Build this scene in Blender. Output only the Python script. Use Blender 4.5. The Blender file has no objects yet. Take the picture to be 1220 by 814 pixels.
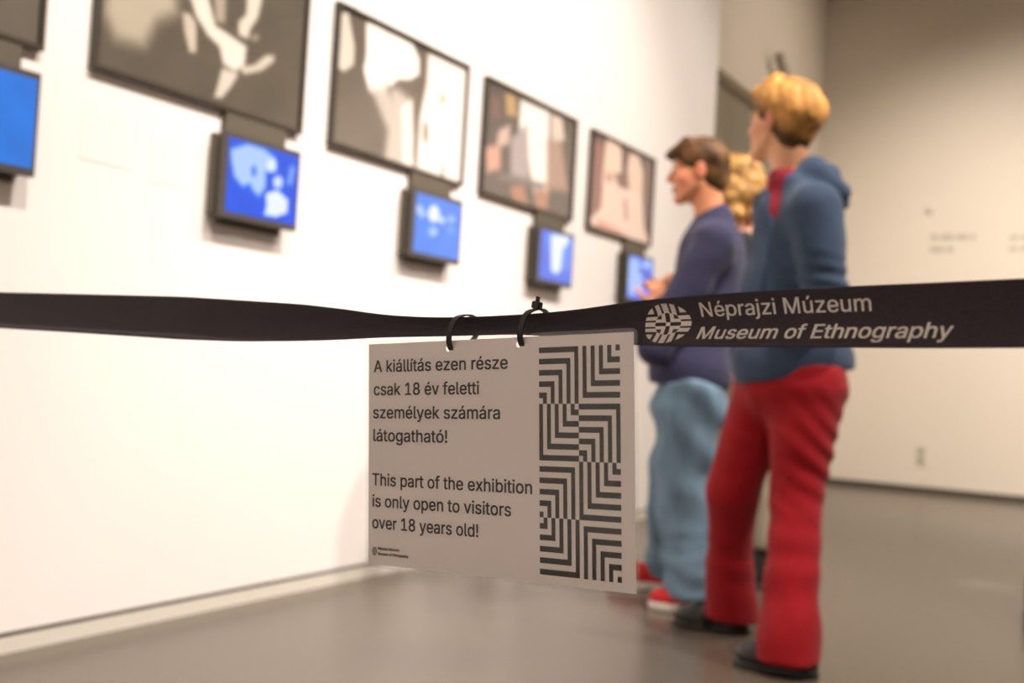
import bpy, bmesh, math, random
import numpy as np
from mathutils import Vector, Matrix

# ------------------------------------------------------------------ camera
SC = bpy.context.scene
COL = SC.collection
YAW, PITCH, ROLL, FPX, H = -0.5183, 0.027, 0.0593, 1350.0, 0.80
K = 0.80 / 0.87          # room survey was taken at 0.87 m; the real lens height is 0.80 m


def cam_axes():
    f = np.array([math.sin(YAW) * math.cos(PITCH), math.cos(YAW) * math.cos(PITCH), math.sin(PITCH)])
    r = np.array([math.cos(YAW), -math.sin(YAW), 0.0])
    u = np.cross(r, f)
    c, s = math.cos(ROLL), math.sin(ROLL)
    return f, c * r + s * u, -s * r + c * u


CF, CR, CU = cam_axes()
cam = bpy.data.cameras.new('camera')
cam.sensor_fit = 'HORIZONTAL'
cam.sensor_width = 36.0
cam.lens = FPX / 1220 * 36.0
cam.clip_start = 0.05
cam.clip_end = 60
cam.dof.use_dof = True
cam.dof.focus_distance = 1.0
cam.dof.aperture_fstop = 4.5
camo = bpy.data.objects.new('camera', cam)
COL.objects.link(camo)
m = Matrix.Identity(4)
for i in range(3):
    m[i][0], m[i][1], m[i][2] = CR[i], CU[i], -CF[i]
m[0][3], m[1][3], m[2][3] = 0, 0, H
camo.matrix_world = m
SC.camera = camo

# ------------------------------------------------------------------ world, lights, exposure
SC.view_settings.view_transform = 'Standard'
SC.view_settings.look = 'None'
SC.view_settings.gamma = 1
SC.view_settings.use_curve_mapping = False
SC.view_settings.exposure = 0.45
w = bpy.data.worlds.new('world')
w.use_nodes = True
w.node_tree.nodes['Background'].inputs[0].default_value = (0.9, 0.85, 0.78, 1)
w.node_tree.nodes['Background'].inputs[1].default_value = 0.05
SC.world = w

WX = -2.7638 * K          # left wall plane
FY = 10.743 * K           # far wall plane
RX, BY, CZ = 5.2, -4.5, 4.7


def spot(name, loc, target, power, size_deg, blend, radius, color=(1, 0.9, 0.78)):
    l = bpy.data.lights.new(name, 'SPOT')
    l.energy = power
    l.spot_size = math.radians(size_deg)
    l.spot_blend = blend
    l.shadow_soft_size = radius
    l.color = color
    o = bpy.data.objects.new(name, l)
    COL.objects.link(o)
    o.location = loc
    o.rotation_euler = (Vector(target) - Vector(loc)).to_track_quat('-Z', 'Y').to_euler()
    return o


WARM = (1.0, 0.905, 0.83)
LAMPS = [
    ((0.15, 0.6, 4.4), (WX, 1.3, 1.0), 430, 75, 0.9, 0.06, WARM),
    ((0.15, 2.6, 4.4), (WX, 2.8, 0.9), 480, 75, 0.9, 0.06, WARM),
    ((0.15, 4.6, 4.4), (WX, 4.6, 1.0), 430, 70, 0.9, 0.06, WARM),
    ((0.10, 5.9, 4.4), (WX, 5.7, 1.6), 200, 70, 0.9, 0.06, WARM),  # added lamp, brightens the far end of the left wall
    ((1.9, 3.3, 4.5), (-1.2, 3.4, 0.8), 400, 45, 0.7, 0.05, WARM),
    ((3.0, 6.6, 4.4), (2.2, FY, 0.6), 1250, 95, 1.0, 0.08, WARM),
    ((-0.6, 6.6, 4.4), (-0.6, FY, 0.3), 560, 90, 1.0, 0.08, WARM),
    ((1.2, 5.6, 4.4), (-0.61, 5.34, 0.0), 520, 4.0, 0.9, 0.01, WARM),
    ((0.6, 8.0, 4.4), (WX, 8.3, 2.4), 150, 80, 1.0, 0.06, WARM),  # added lamp, lifts the set-back wall and its panel
    ((1.0, -1.2, 4.4), (0.2, -3.5, 0.6), 1650, 100, 1.0, 0.08, WARM),  # added fill behind the camera, bounced off the back wall onto sign and tape
]
for k_, L in enumerate(LAMPS):
    spot('spot_light', *L)

# ------------------------------------------------------------------ helpers
def lin(c):
    o = []
    for v in c[:3]:
        v = v / 255.0
        o.append(v / 12.92 if v <= 0.04045 else ((v + 0.055) / 1.055) ** 2.4)
    return (o[0], o[1], o[2], 1.0)


def at(px, py, g, b=0.0):
    """world point on the sight line through a photo pixel, on the upright plane through ground point g (+b deeper)"""
    n = np.array([CF[0], CF[1], 0.0]); n /= np.linalg.norm(n)
    o = np.array([0, 0, H])
    r = CF + CR * (px - 610) / FPX + CU * (407 - py) / FPX
    t = ((np.array(g, float) - o) @ n + b) / (r @ n)
    return o + t * r


def floor_at(px, py):
    o = np.array([0, 0, H]); r = CF + CR * (px - 610) / FPX + CU * (407 - py) / FPX
    return o + r * (-H / r[2])


def mat(name, col, rough=0.6, noise=0.0, nscale=30.0, bump=0.0, bscale=200.0, metal=0.0, attr=False,
        stretch=(1, 1, 1), spec=0.5, emit=0.0, trans=0.0, sheen=0.0, sss=0.0, black=False):
    m = bpy.data.materials.new(name)
    m.use_nodes = True
    nt = m.node_tree
    b = nt.nodes['Principled BSDF']
    b.inputs['Roughness'].default_value = rough
    b.inputs['Metallic'].default_value = metal
    b.inputs['Specular IOR Level'].default_value = spec
    if sheen:
        b.inputs['Sheen Weight'].default_value = sheen
    if sss:
        b.inputs['Subsurface Weight'].default_value = sss
        b.inputs['Subsurface Radius'].default_value = (0.012, 0.004, 0.002)
        b.inputs['Subsurface Scale'].default_value = 1.0
    c = lin(col)
    src = None
    if attr:
        a = nt.nodes.new('ShaderNodeAttribute'); a.attribute_name = 'Col'
        src = a.outputs['Color']
    tc = nt.nodes.new('ShaderNodeTexCoord')
    mp = nt.nodes.new('ShaderNodeMapping')
    mp.inputs['Scale'].default_value = stretch
    nt.links.new(tc.outputs['Object'], mp.inputs[0])
    if noise:
        n = nt.nodes.new('ShaderNodeTexNoise'); n.inputs['Scale'].default_value = nscale
        n.inputs['Detail'].default_value = 4
        nt.links.new(mp.outputs[0], n.inputs['Vector'])
        r = nt.nodes.new('ShaderNodeMapRange')
        r.inputs['From Min'].default_value = 0.25; r.inputs['From Max'].default_value = 0.75
        r.inputs['To Min'].default_value = 1 - noise; r.inputs['To Max'].default_value = 1 + noise
        nt.links.new(n.outputs['Fac'], r.inputs['Value'])
        mx = nt.nodes.new('ShaderNodeVectorMath'); mx.operation = 'SCALE'
        if src is not None:
            nt.links.new(src, mx.inputs[0])
        else:
            mx.inputs[0].default_value = c[:3]
        nt.links.new(r.outputs[0], mx.inputs['Scale'])
        src = mx.outputs[0]
    if src is not None:
        if not black:
            nt.links.new(src, b.inputs['Base Color'])
        else:
            b.inputs['Base Color'].default_value = (0.02, 0.02, 0.02, 1)
        if emit:
            nt.links.new(src, b.inputs['Emission Color'])
    else:
        b.inputs['Base Color'].default_value = c
        if emit:
            b.inputs['Emission Color'].default_value = c
    b.inputs['Emission Strength'].default_value = emit
    if bump:
        n2 = nt.nodes.new('ShaderNodeTexNoise'); n2.inputs['Scale'].default_value = bscale
        nt.links.new(mp.outputs[0], n2.inputs['Vector'])
        bp = nt.nodes.new('ShaderNodeBump'); bp.inputs['Strength'].default_value = bump
        bp.inputs['Distance'].default_value = 0.002
        nt.links.new(n2.outputs['Fac'], bp.inputs['Height'])
        nt.links.new(bp.outputs[0], b.inputs['Normal'])
    return m


def clear_film(name, haze=0.06, rough=0.12, tint=(1, 1, 1, 1)):
    m = bpy.data.materials.new(name); m.use_nodes = True
    nt = m.node_tree; nt.nodes.clear()
    out = nt.nodes.new('ShaderNodeOutputMaterial')
    tr = nt.nodes.new('ShaderNodeBsdfTransparent'); tr.inputs[0].default_value = tint
    gl = nt.nodes.new('ShaderNodeBsdfGlossy'); gl.inputs['Roughness'].default_value = rough
    df = nt.nodes.new('ShaderNodeBsdfTranslucent'); df.inputs[0].default_value = (0.9, 0.88, 0.84, 1)
    lw = nt.nodes.new('ShaderNodeLayerWeight'); lw.inputs['Blend'].default_value = 0.5
    pw = nt.nodes.new('ShaderNodeMath'); pw.operation = 'POWER'; pw.inputs[1].default_value = 5
    nt.links.new(lw.outputs['Facing'], pw.inputs[0])
    fr = nt.nodes.new('ShaderNodeMath'); fr.operation = 'MULTIPLY_ADD'
    fr.inputs[1].default_value = 0.9; fr.inputs[2].default_value = 0.035
    nt.links.new(pw.outputs[0], fr.inputs[0])
    m1 = nt.nodes.new('ShaderNodeMixShader'); m1.inputs[0].default_value = haze
    m2 = nt.nodes.new('ShaderNodeMixShader')
    nt.links.new(tr.outputs[0], m1.inputs[1]); nt.links.new(df.outputs[0], m1.inputs[2])
    nt.links.new(fr.outputs[0], m2.inputs[0])
    nt.links.new(m1.outputs[0], m2.inputs[1]); nt.links.new(gl.outputs[0], m2.inputs[2])
    nt.links.new(m2.outputs[0], out.inputs[0])
    return m


def link(name, me, material=None, parent=None, smooth=False):
    o = bpy.data.objects.new(name, me)
    COL.objects.link(o)
    if material:
        me.materials.append(material)
    if parent:
        o.parent = parent
    if smooth:
        me.shade_smooth()
    return o


def tag(o, label=None, cat=None, group=None, kind=None):
    if label: o['label'] = label
    if cat: o['category'] = cat
    if group: o['group'] = group
    if kind: o['kind'] = kind
    return o


def thing(name, loc, label, cat, group=None):
    o = bpy.data.objects.new(name, None)
    o.empty_display_size = 0.1
    COL.objects.link(o)
    o.location = loc
    return tag(o, label, cat, group)


def box_bm(bm, x0, x1, y0, y1, z0, z1):
    v = [bm.verts.new(p) for p in ((x0, y0, z0), (x1, y0, z0), (x1, y1, z0), (x0, y1, z0),
                                   (x0, y0, z1), (x1, y0, z1), (x1, y1, z1), (x0, y1, z1))]
    for f in ((3, 2, 1, 0), (4, 5, 6, 7), (0, 1, 5, 4), (1, 2, 6, 5), (2, 3, 7, 6), (3, 0, 4, 7)):
        bm.faces.new([v[i] for i in f])


def boxes(name, L, material, parent=None, bevel=0.0):
    bm = bmesh.new()
    for b in L:
        box_bm(bm, *b)
    if bevel:
        bmesh.ops.bevel(bm, geom=bm.edges[:], offset=bevel, segments=2, affect='EDGES', profile=0.6)
    me = bpy.data.meshes.new(name); bm.to_mesh(me); bm.free()
    return link(name, me, material, parent)


def raw(name, verts, faces, material, parent=None, smooth=False, colors=None):
    me = bpy.data.meshes.new(name)
    me.from_pydata([tuple(v) for v in verts], [], [tuple(int(i) for i in f) for f in faces])
    if colors is not None:
        a = me.color_attributes.new('Col', 'FLOAT_COLOR', 'POINT')
        c = np.ones((len(verts), 4), dtype=np.float32); c[:, :3] = np.asarray(colors)[:, :3]
        a.data.foreach_set('color', c.ravel())
    me.update()
    return link(name, me, material, parent, smooth)


def tube(name, pts, rad, material, parent=None, n=10, flat=None):
    """swept tube; flat=(half width, half thickness) gives a strap"""
    pts = [Vector(p) for p in pts]
    V, F = [], []
    ref = None
    for i, p in enumerate(pts):
        t = (pts[min(i + 1, len(pts) - 1)] - pts[max(i - 1, 0)]).normalized()
        if ref is None:
            ref = Vector((0, 0, 1)) if abs(t.z) < 0.9 else Vector((1, 0, 0))
            ref = (ref - t * ref.dot(t)).normalized()
        ref = (ref - t * ref.dot(t)).normalized()
        s = t.cross(ref)
        r = rad[i] if isinstance(rad, (list, tuple)) else rad
        for k in range(n):
            a = 2 * math.pi * k / n
            ca, sa = math.cos(a) * r, math.sin(a) * r
            V.append(p + s * ca + ref * sa)
    for i in range(len(pts) - 1):
        for k in range(n):
            a, b = i * n + k, i * n + (k + 1) % n
            F.append((a, b, b + n, a + n))
    F.append(tuple(range(n))[::-1]); F.append(tuple(range((len(pts) - 1) * n, len(pts) * n)))
    return raw(name, V, F, material, parent, True)


# glyph outlines (x,y in thousandths of an em)
GLYPHS = {
 '!': (196, ['67,160 63,509 132,509 128,160', '98,-4 86,-3 75,1 66,9 58,18 54,29 52,41 54,53 58,64 66,73 75,80 86,85 98,86 110,85 121,80 130,73 138,64 142,53 143,41 142,29 138,18 130,9 121,1 110,-3']),
 '1': (453, ['76,0 76,55 391,55 391,0', '276,509 276,0 212,0 212,448 209,448 86,358 86,427 198,509']),
 '8': (453, ['226,-7 193,-5 163,1 136,11 111,25 91,42 74,62 62,84 54,109 52,135 53,156 58,176 65,195 75,212 87,228 101,241 117,252 134,260 153,265 153,267 129,276 109,289 93,308 80,330 73,354 70,380 73,405 79,429 90,450 106,469 124,485 146,498 170,508 197,514 226,516 255,514 282,508 306,498 328,485 346,469 361,450 373,429 379,405 382,380 379,354 372,330 359,308 343,289 323,276 300,267 300,265 319,260 335,252 351,241 365,228 377,212 387,195 395,176 399,156 401,135 398,109 391,84 378,62 362,42 341,25 317,11 289,1 259,-5', '226,49 248,50 267,54 285,60 300,69 313,79 323,91 331,106 335,121 337,139 335,157 330,173 322,189 312,202 298,213 283,223 265,230 247,234 226,235 206,234 187,230 169,223 154,213 140,202 130,189 122,173 117,157 115,139 117,121 121,106 129,91 139,79 152,69 167,60 185,54 205,50', '226,290 244,291 260,294 274,300 287,308 298,318 307,330 314,344 318,359 319,376 318,392 314,407 308,420 299,432 288,442 275,449 260,455 244,459 226,460 208,459 192,455 177,449 164,442 153,432 145,420 138,407 134,392 133,376 134,359 138,344 145,330 154,318 165,308 178,300 193,294 209,291']),
 'A': (480, ['16,0 201,509 276,509 463,0 395,0 287,302 280,323 272,346 264,372 232,478 245,478 213,371 191,302 85,0', '110,142 110,199 370,199 370,142']),
 'E': (419, ['60,0 60,509 372,509 372,452 125,452 125,286 355,286 355,229 125,229 125,57 375,57 375,0']),
 'M': (628, ['60,0 60,509 152,509 277,187 280,179 284,170 287,159 299,123 311,84 322,49 307,49 318,83 330,121 342,158 346,169 349,179 352,187 476,509 568,509 568,0 504,0 504,291 504,327 505,369 506,413 507,457 513,457 498,409 482,363 467,322 456,291 342,0 286,0 170,291 167,300 163,310 159,321 145,361 129,408 112,457 119,457 120,416 121,372 122,328 122,291 122,0']),
 'N': (523, ['60,0 60,509 136,509 343,183 349,174 355,163 363,151 388,107 396,90 405,73 414,55 405,54 403,72 402,90 401,108 399,157 399,195 399,509 463,509 463,0 387,0 202,290 177,331 148,381 108,452 119,454 122,384 124,328 125,291 125,0']),
 'T': (449, ['32,452 32,509 417,509 417,452 257,452 257,0 193,0 193,452']),
 'a': (389, ['160,-9 137,-7 115,-3 94,5 76,15 60,29 48,45 38,63 32,84 30,108 32,128 36,146 43,161 53,174 64,184 78,193 92,200 108,206 125,211 143,214 161,217 178,220 234,227 247,229 257,231 265,235 271,240 274,246 276,255 276,257 275,272 272,285 267,297 260,307 251,315 240,322 227,327 212,330 196,331 178,330 163,327 149,322 137,316 127,309 118,301 110,292 104,283 100,274 41,291 51,313 64,331 79,346 95,358 114,368 133,375 153,380 173,383 194,384 208,384 223,382 239,379 255,375 271,369 286,360 300,350 312,336 322,320 330,301 335,278 337,251 337,0 277,0 277,52 272,52 267,43 260,34 252,25 242,16 229,8 215,1 199,-4 181,-7', '170,45 192,47 211,51 228,59 242,68 254,80 263,93 270,108 274,122 276,138 276,190 272,187 267,184 259,182 251,180 241,178 231,176 221,174 210,173 200,171 175,168 161,166 147,163 134,159 122,153 112,147 103,139 97,130 93,118 92,105 93,93 96,82 102,72 109,64 119,57 130,52 142,48 156,46']),
 'b': (424, ['229,-8 208,-7 189,-3 172,4 159,12 147,21 138,31 130,41 123,50 118,59 112,59 112,0 53,0 53,509 114,509 114,319 118,319 123,327 130,336 137,346 147,355 158,364 171,373 188,379 207,383 229,384 259,382 287,374 313,361 335,342 354,320 370,293 381,261 388,227 390,189 388,151 381,116 370,84 355,57 336,34 313,16 288,3 260,-6', '220,47 242,49 262,55 279,66 294,80 306,97 316,117 323,139 327,163 328,189 327,215 323,239 316,261 307,281 295,298 280,311 262,322 243,328 220,330 198,328 178,322 161,312 147,299 134,282 125,263 118,241 114,216 113,189 114,162 118,138 125,115 135,95 147,78 162,65 179,55 198,49']),
 'c': (396, ['207,-8 174,-5 144,3 117,16 93,35 72,58 56,85 44,116 37,150 34,187 37,225 44,260 56,291 72,318 93,341 117,360 144,374 174,382 207,384 226,384 243,381 260,377 276,371 291,364 305,356 318,346 330,335 340,322 349,308 356,293 362,277 303,262 300,272 295,281 290,289 284,297 278,304 270,311 261,316 252,321 242,325 231,328 220,329 207,330 184,328 163,321 145,310 130,296 118,278 108,258 102,236 98,212 96,187 98,163 102,139 108,117 118,97 130,80 145,66 163,55 184,49 207,46 220,47 232,49 243,52 253,55 262,60 271,66 279,73 285,80 292,89 297,98 301,107 304,117 363,102 357,86 350,70 341,56 331,43 319,32 306,21 292,12 277,5 261,-1 244,-5 226,-7']),
 'd': (424, ['195,-8 165,-6 137,3 111,16 89,34 70,57 55,84 43,116 36,151 34,189 36,227 43,261 55,293 70,320 89,342 112,361 137,374 165,382 196,384 218,383 237,379 253,373 267,364 278,355 287,346 295,336 301,327 306,319 311,319 311,509 372,509 372,0 313,0 313,59 307,59 301,50 295,41 287,31 277,21 266,12 252,4 236,-3 217,-7', '205,47 226,49 246,55 263,65 278,78 290,95 299,115 306,138 310,162 312,189 310,216 306,241 300,263 290,282 278,299 263,312 246,322 227,328 205,330 182,328 162,322 145,311 130,298 118,281 108,261 102,239 98,215 96,189 98,163 102,139 109,117 118,97 130,80 145,66 162,55 182,49']),
 'e': (404, ['212,-8 177,-5 145,3 117,16 92,35 72,58 56,85 44,116 37,150 34,187 36,224 44,258 55,290 71,317 91,340 115,359 142,373 172,382 205,384 226,383 246,380 266,374 285,366 303,355 319,341 334,324 347,305 357,282 365,256 370,227 371,194 371,169 75,169 75,221 338,221 310,202 308,226 304,248 298,269 288,286 277,301 263,314 246,323 227,328 205,330 183,328 164,323 146,313 131,301 119,286 109,270 102,251 97,231 96,211 96,178 98,151 102,127 110,106 121,88 135,73 151,61 169,53 190,48 212,46 227,47 241,49 254,53 265,58 276,65 285,73 294,82 300,93 306,105 365,91 358,72 348,55 335,39 320,26 302,14 283,4 261,-3 237,-7']),
 'f': (254, ['228,379 228,327 6,327 6,379', '81,0 81,432 82,452 87,470 96,486 107,499 120,510 135,519 152,525 169,529 187,530 201,530 212,529 222,527 231,525 238,523 243,521 227,468 224,470 220,471 215,472 209,473 202,474 195,474 178,472 164,468 154,460 147,449 143,435 142,419 142,0']),
 'g': (425, ['207,-151 180,-149 156,-146 134,-140 114,-132 97,-122 82,-110 70,-97 59,-84 51,-69 101,-41 107,-49 114,-57 122,-66 131,-74 142,-82 154,-88 169,-93 187,-96 207,-97 236,-95 261,-87 282,-75 298,-58 308,-34 311,-6 311,68 306,68 301,60 294,51 287,41 277,32 266,23 252,16 236,10 217,6 195,5 165,7 138,14 113,27 90,43 71,65 55,90 43,120 36,154 34,191 36,229 43,263 55,293 71,320 90,342 112,361 138,374 166,382 196,384 218,383 237,379 253,373 267,365 279,356 288,346 296,336 302,327 308,319 313,319 313,379 372,379 372,-9 370,-40 363,-67 350,-90 334,-109 314,-124 291,-136 265,-144 237,-149', '205,59 227,61 246,66 264,75 278,87 290,103 300,121 307,142 311,166 312,193 311,219 307,242 300,264 291,283 279,299 264,312 247,322 227,328 205,330 182,328 163,322 145,312 130,298 118,282 109,262 102,241 98,218 96,193 98,167 102,144 109,123 118,104 131,88 145,76 163,66 183,61']),
 'h': (410, ['114,227 114,0 53,0 53,509 114,509 114,287 102,287 116,319 132,344 152,362 175,374 200,382 227,384 252,383 275,377 295,369 313,356 328,340 341,321 350,298 355,271 357,240 357,0 296,0 296,235 293,263 286,286 273,304 256,318 235,326 210,329 192,328 176,324 161,317 147,308 136,297 126,283 119,266 115,248']),
 'i': (167, ['53,0 53,379 114,379 114,0', '84,443 73,444 63,448 54,455 47,463 43,472 41,483 43,494 47,504 54,512 63,518 73,522 84,524 95,522 105,518 114,512 121,504 125,494 126,483 125,472 121,463 114,455 105,448 95,444']),
 'j': (167, ['53,379 114,379 114,-30 112,-52 108,-72 102,-90 92,-106 80,-119 65,-129 47,-137 27,-141 4,-143 -10,-143 -10,-87 2,-87 18,-85 31,-80 40,-72 47,-61 51,-46 53,-29', '83,443 72,444 62,448 53,455 47,463 42,472 41,483 42,494 47,504 53,512 62,518 72,522 83,524 95,522 105,518 114,512 120,504 125,494 126,483 125,472 120,463 114,455 105,448 95,444']),
 'k': (381, ['53,0 53,509 114,509 114,212 121,212 284,379 360,379 200,216 372,0 294,0 152,180 114,141 114,0']),
 'l': (189, ['139,-2 112,0 91,8 74,20 62,37 55,59 53,84 53,509 114,509 114,99 114,83 117,71 120,62 126,57 135,53 146,52 152,52 157,52 160,53 164,53 167,54 170,54 181,3 175,1 169,0 162,-1 154,-2 147,-2']),
 'm': (610, ['53,0 53,379 112,379 112,295 108,295 114,314 122,331 132,346 144,358 158,368 172,376 187,382 203,385 219,386 245,383 268,375 287,361 303,342 314,320 321,295 312,295 318,312 326,329 337,343 350,356 364,366 381,375 398,381 417,385 437,386 458,385 478,380 497,372 514,361 529,346 541,328 550,307 555,283 557,255 557,0 496,0 496,254 493,279 485,298 473,313 456,323 438,329 419,330 402,329 387,326 374,320 363,312 353,302 345,290 340,277 336,263 335,247 335,0 274,0 274,260 272,280 265,297 253,311 238,322 220,328 199,330 185,329 171,326 158,320 145,312 135,302 126,289 119,274 115,257 114,238 114,0']),
 'n': (410, ['114,227 114,0 53,0 53,379 112,379 112,287 102,287 116,319 132,344 152,362 175,374 200,382 227,384 252,383 275,377 295,369 313,356 328,340 341,321 350,298 355,271 357,240 357,0 296,0 296,235 293,263 286,286 273,304 256,318 235,326 210,329 192,328 176,324 161,317 147,308 136,297 126,283 119,266 115,248']),
 'o': (415, ['207,-8 174,-5 144,3 117,16 93,35 72,58 56,85 44,116 37,150 34,187 37,225 44,260 56,291 72,318 93,341 117,360 144,374 174,382 207,384 241,382 271,374 299,360 323,341 343,318 359,291 371,260 379,225 381,187 379,150 371,116 359,85 343,58 323,35 299,16 271,3 241,-5', '207,46 231,49 252,55 270,66 285,80 298,97 307,117 314,139 318,163 319,187 318,212 314,236 307,258 298,278 285,296 270,310 252,321 231,328 207,330 184,328 163,321 145,310 130,296 118,278 108,258 102,236 98,212 96,187 98,163 102,139 108,117 118,97 130,80 145,66 163,55 184,49']),
 'p': (424, ['53,-143 53,379 112,379 112,319 118,319 123,327 130,336 137,346 147,355 158,364 171,373 188,379 207,383 229,384 259,382 287,374 313,361 335,342 354,320 370,293 381,261 388,227 390,189 388,151 381,116 370,84 355,57 336,34 313,16 288,3 260,-6 229,-8 208,-7 189,-3 173,4 159,12 147,21 138,31 130,41 124,50 118,59 114,59 114,-143', '220,47 242,49 262,55 279,66 294,80 306,97 316,117 323,139 327,163 328,189 327,215 323,239 316,261 307,281 295,298 280,311 262,322 243,328 220,330 198,328 178,322 161,312 147,299 134,282 125,263 118,241 114,216 113,189 114,162 118,138 125,115 135,95 147,78 162,65 179,55 198,49']),
 'r': (259, ['53,0 53,379 112,379 112,321 115,321 124,339 137,354 152,367 171,377 191,383 213,385 218,385 223,385 229,384 243,384 243,322 241,323 236,324 230,324 223,325 215,326 207,326 190,324 174,321 159,315 146,306 135,296 126,284 119,269 115,254 114,237 114,0']),
 's': (365, ['182,-8 157,-7 133,-3 112,3 93,12 76,24 62,38 50,54 41,73 36,94 94,107 101,87 111,72 124,60 141,52 160,47 181,45 206,47 227,53 244,62 258,74 265,88 268,103 266,115 262,126 254,136 243,144 229,150 212,155 149,170 118,180 92,192 72,208 58,227 50,249 47,274 49,295 55,314 65,332 79,347 95,360 115,370 137,378 161,383 187,384 212,383 234,379 254,372 271,363 286,352 299,339 309,324 318,308 324,290 268,277 262,291 254,304 243,316 228,325 210,331 187,333 166,331 147,326 131,317 119,305 111,292 109,277 110,264 115,253 124,243 136,235 152,229 172,223 229,209 261,200 287,187 306,171 320,153 328,131 331,107 329,85 323,65 312,47 298,31 281,18 260,6 236,-2 210,-7']),
 't': (227, ['204,379 204,327 6,327 6,379', '65,471 126,471 126,98 127,83 130,70 136,61 144,55 156,51 170,50 175,50 180,50 185,51 191,52 197,53 202,54 213,2 207,0 200,-2 192,-3 184,-3 176,-4 168,-4 138,-1 113,7 92,21 77,41 68,64 65,93']),
 'u': (410, ['182,-5 158,-3 135,2 115,11 97,23 82,39 69,59 60,82 54,109 53,139 53,379 114,379 114,144 116,117 124,94 137,75 154,61 175,53 200,50 218,51 234,55 249,62 263,71 274,83 283,97 290,113 295,132 296,153 296,379 357,379 357,0 298,0 298,92 307,92 294,60 277,35 257,17 234,5 209,-3']),
 'v': (389, ['163,0 17,379 84,379 165,155 173,132 180,110 187,87 206,21 184,21 191,42 197,64 203,87 209,110 216,132 224,155 305,379 371,379 226,0']),
 'x': (379, ['21,0 171,218 171,171 29,379 100,379 147,306 159,287 170,270 179,253 188,237 198,221 207,206 175,206 185,221 194,237 202,253 211,270 222,287 233,306 282,379 352,379 209,169 209,214 358,0 287,0 231,85 219,103 209,120 200,136 191,152 182,167 173,182 205,182 195,167 187,152 178,136 170,120 160,103 148,85 91,0']),
 'y': (389, ['47,-139 61,-86 71,-87 83,-89 94,-90 104,-89 113,-86 122,-81 130,-74 138,-64 145,-51 151,-36 163,-1 17,379 84,379 165,155 173,132 180,109 187,87 193,64 199,42 206,21 184,21 202,87 209,110 216,132 224,155 305,379 371,379 204,-58 196,-77 187,-93 177,-107 165,-119 153,-128 139,-136 125,-141 109,-144 91,-145 82,-145 73,-144 65,-143 57,-142 52,-140']),
 'z': (380, ['42,0 42,46 254,320 254,323 48,323 48,379 333,379 333,331 126,60 126,56 339,56 339,0']),
 'á': (389, ['160,-9 137,-7 115,-3 94,5 76,15 60,29 48,45 38,63 32,84 30,108 32,128 36,146 43,161 53,174 64,184 78,193 92,200 108,206 125,211 143,214 161,217 178,220 234,227 247,229 257,231 265,235 271,240 274,246 276,255 276,257 275,272 272,285 267,297 260,307 251,315 240,322 227,327 212,330 196,331 178,330 163,327 149,322 137,316 127,309 118,301 110,292 104,283 100,274 41,291 51,313 64,331 79,346 95,358 114,368 133,375 153,380 173,383 194,384 208,384 223,382 239,379 255,375 271,369 286,360 300,350 312,336 322,320 330,301 335,278 337,251 337,0 277,0 277,52 272,52 267,43 260,34 252,25 242,16 229,8 215,1 199,-4 181,-7', '170,45 192,47 211,51 228,59 242,68 254,80 263,93 270,108 274,122 276,138 276,190 272,187 267,184 259,182 251,180 241,178 231,176 221,174 210,173 200,171 175,168 161,166 147,163 134,159 122,153 112,147 103,139 97,130 93,118 92,105 93,93 96,82 102,72 109,64 119,57 130,52 142,48 156,46', '162,429 210,529 278,529 212,429']),
 'é': (404, ['212,-8 177,-5 145,3 117,16 92,35 72,58 56,85 44,116 37,150 34,187 36,224 44,258 55,290 71,317 91,340 115,359 142,373 172,382 205,384 226,383 246,380 266,374 285,366 303,355 319,341 334,324 347,305 357,282 365,256 370,227 371,194 371,169 75,169 75,221 338,221 310,202 308,226 304,248 298,269 288,286 277,301 263,314 246,323 227,328 205,330 183,328 164,323 146,313 131,301 119,286 109,270 102,251 97,231 96,211 96,178 98,151 102,127 110,106 121,88 135,73 151,61 169,53 190,48 212,46 227,47 241,49 254,53 265,58 276,65 285,73 294,82 300,93 306,105 365,91 358,72 348,55 335,39 320,26 302,14 283,4 261,-3 237,-7', '177,429 225,529 293,529 227,429']),
 'í': (167, ['53,0 53,379 114,379 114,0', '57,429 104,529 173,529 107,429']),
 'ó': (415, ['207,-8 174,-5 144,3 117,16 93,35 72,58 56,85 44,116 37,150 34,187 37,225 44,260 56,291 72,318 93,341 117,360 144,374 174,382 207,384 241,382 271,374 299,360 323,341 343,318 359,291 371,260 379,225 381,187 379,150 371,116 359,85 343,58 323,35 299,16 271,3 241,-5', '207,46 231,49 252,55 270,66 285,80 298,97 307,117 314,139 318,163 319,187 318,212 314,236 307,258 298,278 285,296 270,310 252,321 231,328 207,330 184,328 163,321 145,310 130,296 118,278 108,258 102,236 98,212 96,187 98,163 102,139 108,117 118,97 130,80 145,66 163,55 184,49', '181,429 228,529 297,529 231,429']),
 'ú': (410, ['182,-5 158,-3 135,2 115,11 97,23 82,39 69,59 60,82 54,109 53,139 53,379 114,379 114,144 116,117 124,94 137,75 154,61 175,53 200,50 218,51 234,55 249,62 263,71 274,83 283,97 290,113 295,132 296,153 296,379 357,379 357,0 298,0 298,92 307,92 294,60 277,35 257,17 234,5 209,-3', '178,429 226,529 294,529 228,429']),
}
SPACE_ADV, CAP = 188, 0.508706


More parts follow.
